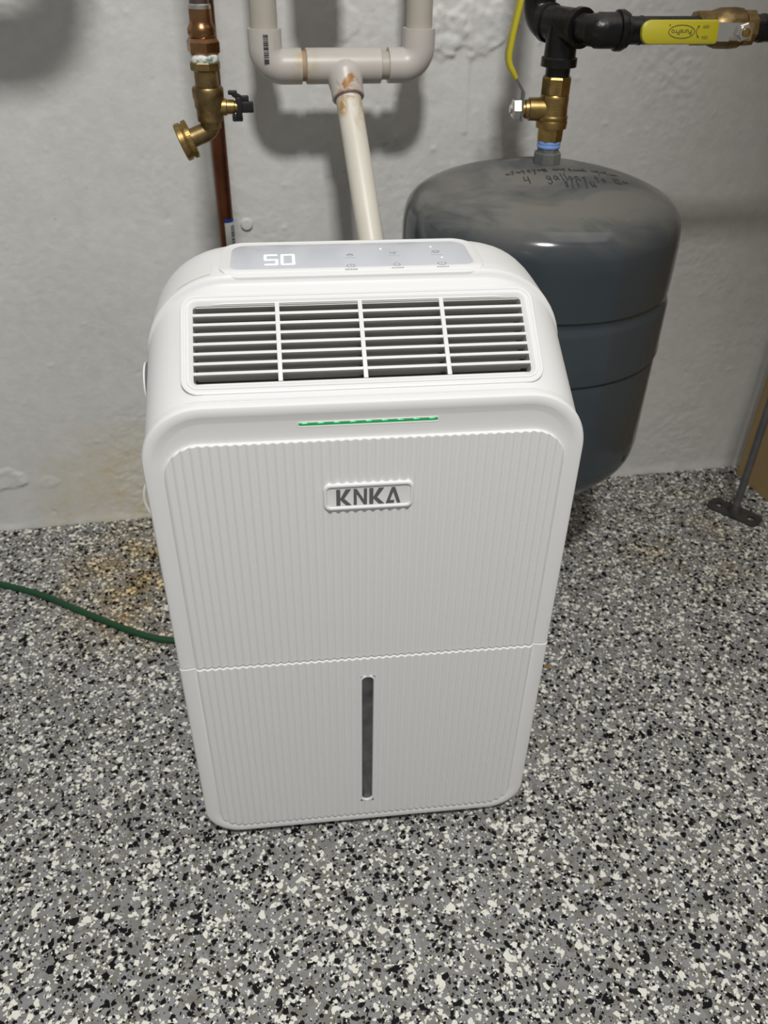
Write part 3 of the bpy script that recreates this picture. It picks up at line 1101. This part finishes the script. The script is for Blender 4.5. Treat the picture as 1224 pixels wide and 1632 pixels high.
tag(vobj('thread_tape', b, M_tape, val), 'white thread tape crusted with green corrosion')
b = bmesh.new(); lathe(b, [(0.6930, 0.0165), (0.6945, 0.0182), (0.7015, 0.0182), (0.7030, 0.0172)], AX, seg=8, phase=0.3)
vobj('hex_collar', b, M_brass_old, val, smooth=False)
b = bmesh.new(); lathe(b, [(0.6720, 0.0143), (0.6940, 0.0143)], AX, seg=28)
vobj('nipple', b, M_brass_old, val)
b = bmesh.new()
lathe(b, [(0.6290, 0.0128), (0.6365, 0.0130), (0.6372, 0.0156), (0.6400, 0.0160), (0.6510, 0.0163), (0.6528, 0.0176), (0.6620, 0.0178), (0.6640, 0.0190), (0.6735, 0.0190), (0.6752, 0.0180), (0.6752, 0.0148)], AX, seg=36)
body = vobj('valve_body', b, M_brass_old, val)
CD = V((-0.93, -0.12, -0.34)).normalized()
CO = V((-0.1655, 0.5715, 0.6175))
b = bmesh.new()
tube(b, fillet_path([(dv.x, dv.y, 0.634), CO - CD * 0.0265, CO], 0.0125, 10), 0.0113, 24)
vobj('outlet_elbow', b, M_brass_old, val)
b = bmesh.new()
lathe(b, [(-0.0005, 0.0150), (0.0, 0.0215), (0.0030, 0.0222), (0.0058, 0.0222), (0.0066, 0.0208), (0.0082, 0.0206), (0.0090, 0.0224), (0.0148, 0.0226), (0.0160, 0.0214), (0.0162, 0.0)], CO, CD, 40)
cap_ = vobj('hose_cap', b, M_brass, val)
b = bmesh.new()
u_, v_, a_ = frame_of(CD)
for k in range(48):
    an = 2 * PI * k / 48
    rd = u_ * math.cos(an) + v_ * math.sin(an)
    obox(b, CO + CD * 0.0030 + rd * 0.0222, rd, a_.cross(rd), a_, 0.0010, 0.0012, 0.0052)
vobj('knurling', b, M_brass, cap_, smooth=False)
b = bmesh.new()
lathe(b, [(0.012, 0.0105), (0.0205, 0.0098), (0.0215, 0.0085), (0.030, 0.0080), (0.031, 0.0068), (0.034, 0.0066)], (dv.x, dv.y, 0.6525), WT, 24)
vobj('valve_stem', b, M_brass, body)
b = bmesh.new()
pts = []
for k in range(13):
    a = -PI / 2 + PI * 1 * k / 12
    pts.append((0.0050 * math.cos(a), 0.0050 * math.sin(a)))
mid = [(0.0055 * math.cos(t), 0.004 * math.sin(t)) for t in [k * PI / 10 for k in range(11)]]
strokes(b, [[(0.0045, 0.0030), (0.001, 0.0045), (-0.003, 0.003), (-0.001, 0.0), (0.003, -0.002), (0.001, -0.0045), (-0.004, -0.003)]], 0.0011,
        lambda x, y, h: V((dv.x - 0.0018 + x * 0.9, dv.y - 0.01610 - h * 1.0 + abs(x) * 0.12, 0.6445 + y)), 0.0005)
strokes(b, [[(0.0062 * math.cos(k * PI / 8), 0.0062 * math.sin(k * PI / 8)) for k in range(17)]], 0.0006,
        lambda x, y, h: V((dv.x - 0.0018 + x * 0.9, dv.y - 0.01605 - h * 0.6 + abs(x) * 0.16, 0.6445 + y)), 0.0005)
vobj('cast_mark', b, M_brass, body, smooth=False)
HC = V((dv.x, dv.y, 0.6520)) + WT * 0.033
b = bmesh.new()
obox(b, HC + WT * 0.003, WT, WN, V((0, 0, 1)), 0.0075, 0.012, 0.024, 0.0015)
obox(b, HC + WT * 0.0010 + V((0, 0, 0.0130)), WT + V((0, 0, -.55)), WN, V((.55, 0, 1)), 0.0110, 0.0085, 0.0060, 0.0012)
obox(b, HC + WT * -0.0035 + V((0, 0, 0.0165)), WT, WN, V((0, 0, 1)), 0.0110, 0.0085, 0.0045, 0.0012)
obox(b, HC + WT * 0.0005 + V((0, 0, -0.0120)), WT, WN, V((0, 0, 1)), 0.0130, 0.0085, 0.0080, 0.0016)
obox(b, HC + WT * 0.0125 + V((0, 0, 0.0)), WT, WN, V((0, 0, 1)), 0.0170, 0.0080, 0.0125, 0.0014)
obox(b, HC + WT * 0.0100 + V((0, 0, 0.0060)) - WN * 0.006, WT, WN, V((0, 0, 1)), 0.0120, 0.0080, 0.0120, 0.0014)
vobj('handle', b, M_black, val)

# ------------------------------------------------------------------ grey pressure tank
TX, TY = 0.2610, 0.4600
tank = thing('pressure_tank', (TX, TY, 0.196), 'big dark grey steel pressure tank with dusty domed top behind the white machine', 'tank')
TR = 0.1716
TPROF = [(0.196, 0.0), (0.1965, 0.05), (0.200, 0.09), (0.207, 0.120), (0.217, 0.146), (0.228, 0.160), (0.243, 0.1685), (0.262, 0.1716),
         (0.3880, 0.1716), (0.3900, 0.1708), (0.3925, 0.1706), (0.3940, 0.1722), (0.3960, 0.1740), (0.4000, 0.1740), (0.4030, 0.1732), (0.4580, 0.1732),
         (0.4625, 0.1716), (0.4655, 0.1690), (0.4700, 0.1682), (0.4735, 0.1690), (0.4760, 0.1712), (0.500, 0.1716), (0.528, 0.1716), (0.542, 0.1708), (0.5535, 0.1686), (0.5625, 0.1648), (0.5700, 0.1580), (0.5765, 0.1480), (0.584, 0.130), (0.591, 0.108),
         (0.597, 0.083), (0.604, 0.056), (0.608, 0.030), (0.6095, 0.015), (0.6098, 0.0)]


def catmull(prof, n=4):
    return [(p.x, p.y) for p in smooth_path([V((a, b, 0)) for a, b in prof], n)]


b = bmesh.new()
prof = catmull(TPROF[:8], 3) + TPROF[8:20] + catmull(TPROF[20:], 4)
lathe(b, prof, (TX, TY, 0), seg=96)
shell = obj('tank_shell', b, M_tank, tank, angle=40)
b = bmesh.new()
lathe(b, [(0.6070, 0.0150), (0.6075, 0.0165), (0.6105, 0.0168), (0.6210, 0.0165), (0.6222, 0.0150), (0.6225, 0.0132), (0.6340, 0.0130)], (TX, TY, 0), seg=8, phase=0.2)
obj('tank_nozzle', b, M_tank, tank, smooth=False)
b = bmesh.new()
lathe(b, [(0.6270, 0.0134), (0.6280, 0.0139), (0.6300, 0.0139), (0.6308, 0.0135), (0.6318, 0.0139), (0.6345, 0.0140), (0.6355, 0.0134)], (TX, TY, 0), seg=28)
tag(obj('thread_tape', b, M_blue, tank), 'bright blue thread sealing tape')


def dome(r):
    pr = [(p[1], p[0]) for p in prof if p[0] > 0.53]
    pr.sort()
    for (r0, z0), (r1, z1) in zip(pr, pr[1:]):
        if r0 <= r <= r1:
            return z0 + (z1 - z0) * (r - r0) / max(r1 - r0, 1e-9)
    return 0.6098


def dome_map(x, y, h):
    """plan offsets from the tank axis, bent a little round the nozzle"""
    y = y + 2.2 * max(0.0, x) ** 2
    r = math.hypot(x, y)
    return V((TX + x, TY + y, dome(min(r, 0.17)) + h + 0.0003))


HAND = {
    '4': [[(0.2, 1), (0.1, .45), (.8, .5)], [(.75, .95), (.7, 0)]],
    'g': [[(.7, .65), (.3, .75), (.1, .4), (.4, .15), (.7, .6), (.65, -.2), (.3, -.4), (.05, -.2)]],
    'a': [[(.7, .6), (.3, .7), (.1, .3), (.35, .05), (.65, .45), (.7, .6), (.75, .05)]],
    'l': [[(.3, 1.1), (.35, .05)]],
    'o': [[(.4, .7), (.1, .4), (.35, .05), (.7, .3), (.4, .7)]],
    'n': [[(.1, .65), (.15, .05)], [(.13, .5), (.45, .7), (.65, .05)]],
    's': [[(.6, .65), (.2, .6), (.55, .3), (.15, .05)]],
    't': [[(.35, 1), (.4, .05)], [(.1, .7), (.65, .7)]],
    '1': [[(.35, .95), (.38, 0)]], '2': [[(.1, .8), (.5, .95), (.55, .6), (.1, .05), (.7, .05)]], '/': [[(.55, 1), (.2, -.1)]],
    '6': [[(.55, .95), (.15, .4), (.4, .02), (.6, .3), (.2, .4)]], '8': [[(.5, .9), (.2, .75), (.55, .3), (.3, .02), (.15, .3), (.6, .75), (.5, .9)]],
    'S': [[(.7, .9), (.2, .85), (.6, .45), (.1, .05)]], 'y': [[(.1, .7), (.4, .25)], [(.7, .75), (.2, -.4)]], 'e': [[(.1, .4), (.65, .45), (.4, .72), (.1, .35), (.6, .08)]],
    'm': [[(.05, .65), (.1, .05)], [(.08, .5), (.3, .7), (.38, .05)], [(.38, .5), (.6, .7), (.7, .05)]], 'p': [[(.15, .7), (.1, -.4)], [(.12, .6), (.5, .7), (.5, .2), (.12, .15)]], 'i': [[(.35, .65), (.38, .05)]], 'r': [[(.15, .7), (.2, .05)], [(.18, .5), (.6, .7)]],
    '~': [[(0, .3), (.25, .6), (.5, .2), (.75, .5), (1, .3)]],
}
b = bmesh.new()
for txt, x0, y0, sz, dx in (('~S~tey~m ~~re~~n ~y~t~~', -0.056, -0.0330, 0.0130, 0.0062), ('4  gallons to 12~', -0.040, -0.0590, 0.0170, 0.0085), ('8/15/16', 0.004, -0.0720, 0.0130, 0.0068)):
    x = x0
    rr = random.Random(len(txt))
    for ch in txt.replace('0', 'o'):
        if ch in HAND:
            jy = rr.uniform(-0.0012, 0.0012)
            strokes(b, [[(x + px * dx * 0.95, y0 + jy + py * sz) for px, py in pl] for pl in HAND[ch]], 0.0013, dome_map, 0.0002)
        x += dx * (0.55 if ch in 'li1' else 1.0)
obj('handwriting', b, plain('faded_marker', (0.035, 0.035, 0.037), 0.5), shell, smooth=False)

# ------------------------------------------------------------------ brass ball valve above the tank
def tag_valve(name, loc, label):
    return thing(name, loc, label, 'valve', 'yellow-handled brass ball valves')


v1 = tag_valve('ball_valve', (TX, TY, 0.64), 'upright brass ball valve with yellow lever on top of the grey tank')
b = bmesh.new()
lathe(b, [(0.6345, 0.0125), (0.6350, 0.0150), (0.6480, 0.0152), (0.6490, 0.0140)], (TX, TY, 0), seg=8, phase=0.2)
obj('lower_hex', b, M_brass, v1, smooth=False)
b = bmesh.new()
lathe(b, [(0.6480, 0.0140), (0.6490, 0.0178), (0.6555, 0.0184), (0.6575, 0.0176), (0.6590, 0.0180), (0.6615, 0.0180), (0.6630, 0.0168), (0.6740, 0.0164), (0.6800, 0.0166), (0.6835, 0.0162), (0.6850, 0.0150)], (TX, TY, 0), seg=36)
vb = obj('valve_body', b, M_brass, v1)
b = bmesh.new()
lathe(b, [(0.6840, 0.0150), (0.6850, 0.0172), (0.7010, 0.0174), (0.7030, 0.0160), (0.7030, 0.0128)], (TX, TY, 0), seg=8, phase=0.1)
obj('upper_hex', b, M_brass, v1, smooth=False)
ST = V((-1, 0.05, 0)).normalized()
SC = V((TX, TY, 0.6685))
b = bmesh.new()
lathe(b, [(0.010, 0.0128), (0.0290, 0.0122), (0.0300, 0.0104), (0.0335, 0.0098), (0.0342, 0.0080), (0.0375, 0.0078)], SC, ST, 28)
obj('stem_boss', b, M_brass, v1)
b = bmesh.new()
lathe(b, [(0.0385, 0.0105), (0.0395, 0.0116), (0.0470, 0.0112), (0.0485, 0.0085)], SC, ST, 6)
lathe(b, [(0.0480, 0.0050), (0.0510, 0.0044)], SC, ST, 14)
obj('stem_nut', b, M_chrome, v1, smooth=False)
# lever: steel strip, bent outwards then up, yellow sleeve on the upper part
LY = V((0.08, 0.997, 0))


def strip(bm, pts, w, t, wdir):
    pts = [V(p) for p in pts]
    wdir = V(wdir).normalized()
    rings = []
    n = len(pts)
    for i in range(n):
        tg = (pts[min(i + 1, n - 1)] - pts[max(i - 1, 0)]).normalized()
        nn = tg.cross(wdir).normalized()
        ww = w[i] if isinstance(w, list) else w
        rings.append([pts[i] + wdir * (a * ww / 2) + nn * (c * t / 2) for a, c in ((-1, -1), (1, -1), (1, 1), (-1, 1))])
    loft(bm, rings)


b = bmesh.new()
lx = lambda d, z, dy=0.0: V((TX, TY, 0)) + ST * d + V((0, dy, z))
strip(b, [lx(0.0372, 0.6565), lx(0.0372, 0.6850), lx(0.0376, 0.6870), lx(0.0478, 0.7010), lx(0.0500, 0.7040)], 0.015, 0.0022, LY)
obj('lever', b, M_steel, v1, smooth=False)
b = bmesh.new()
pth = [lx(0.0478, 0.7008), lx(0.0530, 0.7085), lx(0.0562, 0.7135), lx(0.0580, 0.7190), lx(0.0584, 0.7260), lx(0.0560, 0.7450), lx(0.0515, 0.7720), lx(0.0480, 0.7960), lx(0.0478, 0.8000)]
rings = []
for i, p in enumerate(pth):
    tg = (pth[min(i + 1, len(pth) - 1)] - pth[max(i - 1, 0)]).normalized()
    nn = tg.cross(LY).normalized()
    sc = 0.8 if i in (0, len(pth) - 1) else 1.0
    rings.append([p + LY * (x * sc) + nn * (z * sc) for x, z in rrect(-0.0095, 0.0095, -0.0032, 0.0032, 0.003, 0.003, 5)])
loft(b, rings)
tag(obj('lever_sleeve', b, M_yellow, v1), 'yellow vinyl sleeve')
b = bmesh.new()                                          # raised size mark and cast marks
for k in range(4):
    for q in range(3):
        obox(b, V((TX + 0.0010 + q * 0.0018 - 0.005, TY - 0.0163, 0.6990 - k * 0.0034)), (1, 0.12, 0), (-0.12, 1, 0), (0, 0, 1), 0.0011, 0.0010, 0.0005 if (k + q) % 2 else 0.0018)
for k in range(5):
    for q in range(4):
        if (k * 3 + q * 5) % 4 == 0: continue
        obox(b, V((TX - 0.0050 + q * 0.0030, TY - 0.0168 + abs(q - 1.5) * 0.0006, 0.6805 - k * 0.0032)), (1, 0.1, 0), (-0.1, 1, 0), (0, 0, 1), 0.0018, 0.0010, 0.0012)
obj('cast_lettering', b, M_brass, vb, smooth=False)

# ------------------------------------------------------------------ black iron pipework
IZ = 0.7530
iron = thing('iron_pipe', (TX, TY, 0.705), 'black iron pipe run with tee and elbows, above the grey tank', 'pipe')
T0 = V((TX + 0.001, TY, IZ))
HD = 0.262                                             # distance of the horizontal run from the wall
cor = wallp(0, HD, IZ)
# run direction of the tee: from behind-left to front-right
RD = V((0.38, -0.925, 0)).normalized()
# corner where the run meets the wall-parallel pipe axis
t_ = ((cor - T0).dot(WN)) / RD.dot(WN)
C1 = T0 + RD * t_
b = bmesh.new()
lathe(b, [(0.698, 0.0138), (0.716, 0.0138)], (TX, TY, 0), seg=24)
obj('nipple', b, M_iron, iron)
b = bmesh.new()
lathe(b, [(-0.0310, 0.0165), (-0.0305, 0.0198), (-0.0235, 0.0200), (-0.0225, 0.0178), (0.0225, 0.0178), (0.0235, 0.0200), (0.0305, 0.0198), (0.0310, 0.0165)], T0, RD, 36)
obj('tee', b, M_iron, iron)
b = bmesh.new()
lathe(b, [(0.7125, 0.0165), (0.7130, 0.0202), (0.7215, 0.0202), (0.7225, 0.0178), (IZ, 0.0172)], (TX, TY, 0), seg=32)
obj('tee_branch', b, M_iron, iron)
b = bmesh.new()
tube(b, fillet_path([T0 + RD * 0.022, C1 + RD * 0.004, C1 + RD * 0.004 + WT * 0.034], 0.0145, 10), [0.0145] * 3 + [0.0158] * 3 + [0.0172] * 7, 28)
obj('elbow', b, M_iron, iron)
C2 = C1 + RD * 0.004
b = bmesh.new()
lathe(b, [(0.0220, 0.0172), (0.0230, 0.0196), (0.0285, 0.0198), (0.0305, 0.0190), (0.0310, 0.0140)], C2, WT, 32)
obj('elbow_rim', b, M_iron, iron)
b = bmesh.new()
lathe(b, [(0.026, 0.0134), (0.0330, 0.0134), (0.0338, 0.0142), (0.0370, 0.0142), (0.0378, 0.0134), (0.0480, 0.0134), (0.0487, 0.0140), (0.0505, 0.0140), (0.0512, 0.0134), (0.130, 0.0134)], C2, WT, 24)
obj('pipe', b, M_iron, iron)
v2c = wallp((V((0.434, 0.4314, 0)) - WA).dot(WT), HD, 0.7545)
b = bmesh.new()
lathe(b, [(0.026, 0.0134), (0.0375, 0.0134), (0.038, 0.0141), (0.042, 0.0141), (0.0425, 0.0134), (0.24, 0.0134)], v2c, WT, 24)
obj('pipe', b, M_iron, iron)
L0 = T0 - RD * 0.024
L1 = T0 - RD * 0.048
b = bmesh.new()
tube(b, fillet_path([L0, L1, L1 + V((0, 0, 0.045))], 0.0200, 10), 0.0182, 28)
obj('elbow', b, M_iron, iron)
b = bmesh.new()
lathe(b, [(0.0345, 0.0182), (0.0355, 0.0208), (0.0450, 0.0210), (0.0465, 0.0200), (0.0468, 0.0135)], L1, (0, 0, 1), 32)
obj('elbow_rim', b, M_iron, iron)
b = bmesh.new()
lathe(b, [(0.040, 0.0134), (0.85, 0.0134)], L1, (0, 0, 1), 24)
obj('pipe', b, M_iron, iron)

# second ball valve, on the horizontal run
v2 = tag_valve('ball_valve', tuple(v2c), 'horizontal brass ball valve with printed yellow lever on the black pipe at upper right')
b = bmesh.new()
lathe(b, [(-0.0400, 0.0140), (-0.0395, 0.0172), (-0.0220, 0.0172), (-0.0215, 0.0150)], v2c, WT, 8, 0.2)
obj('end_hex', b, M_brass_old, v2, smooth=False)
b = bmesh.new()
lathe(b, [(-0.0225, 0.0150), (-0.0200, 0.0172), (-0.0120, 0.0196), (0.0040, 0.0200), (0.0120, 0.0192), (0.0150, 0.0165), (0.0180, 0.0150)], v2c, WT, 36)
obj('valve_body', b, M_brass_old, v2)
b = bmesh.new()
lathe(b, [(0.0150, 0.0150), (0.0155, 0.0178), (0.0270, 0.0178), (0.0275, 0.0140)], v2c, WT, 8, 0.2)
obj('end_hex', b, M_brass_old, v2, smooth=False)
b = bmesh.new()
lathe(b, [(0.012, 0.0105), (0.0250, 0.0100), (0.0255, 0.0080), (0.0290, 0.0080)], v2c, WN, 24)
obj('stem_boss', b, M_brass_old, v2)
LP = v2c + WN * 0.0305
ZA = V((0, 0, 1))
b = bmesh.new()
obox(b, LP + WT * -0.012, WT, ZA, WN, 0.048, 0.0165, 0.0022, 0.0006)
obox(b, LP + WT * -0.030 + WN * 0.0012, WT + WN * 0.05, ZA, WN, 0.03, 0.0175, 0.002)
obj('lever', b, M_chrome, v2)
b = bmesh.new()
lathe(b, [(0.0, 0.0090), (0.0050, 0.0092), (0.0062, 0.0080)], LP, WN, 6, 0.3)
lathe(b, [(0.006, 0.0068), (0.0075, 0.0066), (0.0078, 0.0050)], LP, WN, 20)
nut2 = obj('stem_nut', b, M_chrome, v2, smooth=False)
b = bmesh.new()
lathe(b, [(0.0070, 0.0046), (0.0098, 0.0043), (0.0102, 0.0030)], LP, WN, 20)
obj('stem_end', b, M_brass, nut2)
b = bmesh.new()
SLN = (WN * 0.98 + ZA * 0.2).normalized()               # the sleeve's face tips slightly up
SLZ = SLN.cross(WT) * -1 if SLN.cross(WT).z < 0 else SLN.cross(WT)
SC2 = LP + WT * -0.0710 + WN * 0.002
rings = []
for g, h in ((0.0012, -0.0030), (0.0, -0.0022), (0.0, 0.0022), (0.0012, 0.0030)):
    pts = []
    for x, z in rrect(-0.0440 + g, 0.0410 - g, -0.0110 + g, 0.0110 - g, 0.0095 - g, 0.0095 - g, 8):
        if x > 0.03: z = z if abs(z) > 0.0109 - g else math.copysign(min(0.0110 - g, abs(z) + 0.004), z) if abs(z) > 0.001 else z
        pts.append(SC2 + WT * x + SLZ * z + SLN * h)
    rings.append(pts)
loft(b, rings)
slv = tag(obj('lever_sleeve', b, M_yellow, v2), 'flat yellow vinyl sleeve with black print')
# printing, upside down as on the photograph
FX, FZ = -WT, -SLZ                                       # text x and y axes, turned by 180 degrees


def sleeve_mat(dx, dz, h=0.0031):
    o = SC2 + WT * dx + SLZ * dz + SLN * h
    return Matrix(((FX.x, FZ.x, SLN.x, o.x), (FX.y, FZ.y, SLN.y, o.y), (FX.z, FZ.z, SLN.z, o.z), (0, 0, 0, 1)))


text_mesh('print', 'PurePro', 0.0070, M_ink, sleeve_mat(-0.0005, 0.0), slv, 0.0001)
text_mesh('print', 'OFF', 0.0042, M_ink, sleeve_mat(0.0265, 0.0048), slv, 0.0001)
text_mesh('print', 'ON', 0.0042, M_ink, sleeve_mat(0.0260, -0.0052), slv, 0.0001)
b = bmesh.new()
mp = lambda x, y, h: SC2 + WT * x + SLZ * y + SLN * (0.0030 + h)
strokes(b, [[(-0.0005 + 0.0145 * math.cos(2 * PI * k / 40), 0.0060 * math.sin(2 * PI * k / 40)) for k in range(41)]], 0.0007, mp, 0.0002)
strokes(b, [[(0.0205 - 0.0045 * math.cos(a), 0.0052 * math.sin(a)) for a in [-1.15 + 2.3 * k / 12 for k in range(13)]]], 0.0006, mp, 0.0002)
for sg in (1, -1):
    strokes(b, [[(0.0178, 0.0036 * sg), (0.0190, 0.0052 * sg), (0.0170, 0.0050 * sg)]], 0.0006, mp, 0.0002)
strokes(b, [[(-0.0142 + 0.0006 * math.cos(a), 0.0060 + 0.0006 * math.sin(a)) for a in [k * PI / 4 for k in range(9)]]], 0.0004, mp, 0.0002)
obj('print', b, M_ink, slv, smooth=False)

# ------------------------------------------------------------------ post on a flange, tan board, green hose
PP = V((0.7185, 0.5560, ZF))
post = thing('metal_post', tuple(PP), 'dark grey metal post on a two-hole floor flange at the right edge', 'post')
b = bmesh.new()
lathe(b, [(0.004, 0.0064), (0.78, 0.0064)], PP, seg=20)
obj('post', b, M_steel, post)
b = bmesh.new()
PD = V((0.055, -0.066, 0)).normalized(); PQ = V((-PD.y, PD.x, 0))
outline = rrect(-0.047, 0.047, -0.020, 0.020, 0.012, 0.012, 6)
loft(b, [[PP + PD * x + PQ * y + V((0, 0, z)) for x, y in outline] for z in (0.0009, 0.005)])
flange = obj('flange', b, M_rust, post)
cut = bmesh.new()
for sx in (-0.030, 0.030):
    lathe(cut, [(-0.005, 0.0062), (0.02, 0.0062)], PP + PD * sx, seg=18)
boolean_cut(flange, cut)
b = bmesh.new()
lathe(b, [(0.004, 0.0125), (0.014, 0.0105), (0.016, 0.0088), (0.017, 0.0064)], PP, seg=24)
obj('socket', b, M_rust, flange)

b = bmesh.new()
BA = V((0.7800, 0.6780, ZF)); BD = V((0.152, -0.988, 0)).normalized(); BQ = V((0.988, 0.152, 0))
cbox = BA + BD * 0.40 + BQ * 0.010 + V((0, 0, 0.70 + 0.001))
obox(b, cbox, BD, BQ, (0, 0, 1), 0.80, 0.018, 1.40, 0.001)
board = obj('wooden_board', b, M_tan, smooth=False)
tag(board, 'tan wooden board standing upright against the wall at the right edge', 'board')

b = bmesh.new()
hr = 0.0050
zz = ZF + hr
path = smooth_path([(-0.90, 0.60, zz), (-0.70, 0.545, zz), (-0.562, 0.491, zz), (-0.468, 0.450, zz), (-0.393, 0.402, zz), (-0.322, 0.357, zz), (-0.275, 0.333, zz), (-0.230, 0.322, zz), (-0.16, 0.318, zz), (-0.06, 0.335, zz), (0.02, 0.345, zz)], 10)
tube(b, path, hr, 16)
hose = obj('green_hose', b, M_hose)
tag(hose, 'thin dark green hose curving over the floor to behind the white machine', 'hose')

b = bmesh.new()
p0 = V((0.2809, 0.2240, ZF + 0.0010))
pts = [(-0.0022, -0.0040), (0.0010, -0.0046), (0.0026, -0.0010), (0.0016, 0.0044), (-0.0012, 0.0052), (-0.0028, 0.0008)]
loft(b, [[p0 + V((x, y, z)) for x, y in pts] for z in (0.0, 0.0012)])
tag(obj('brown_chip', b, plain('rust_chip', (0.30, 0.14, 0.03), 0.7), smooth=False), 'tiny orange-brown chip on the floor right of the white machine', 'chip')
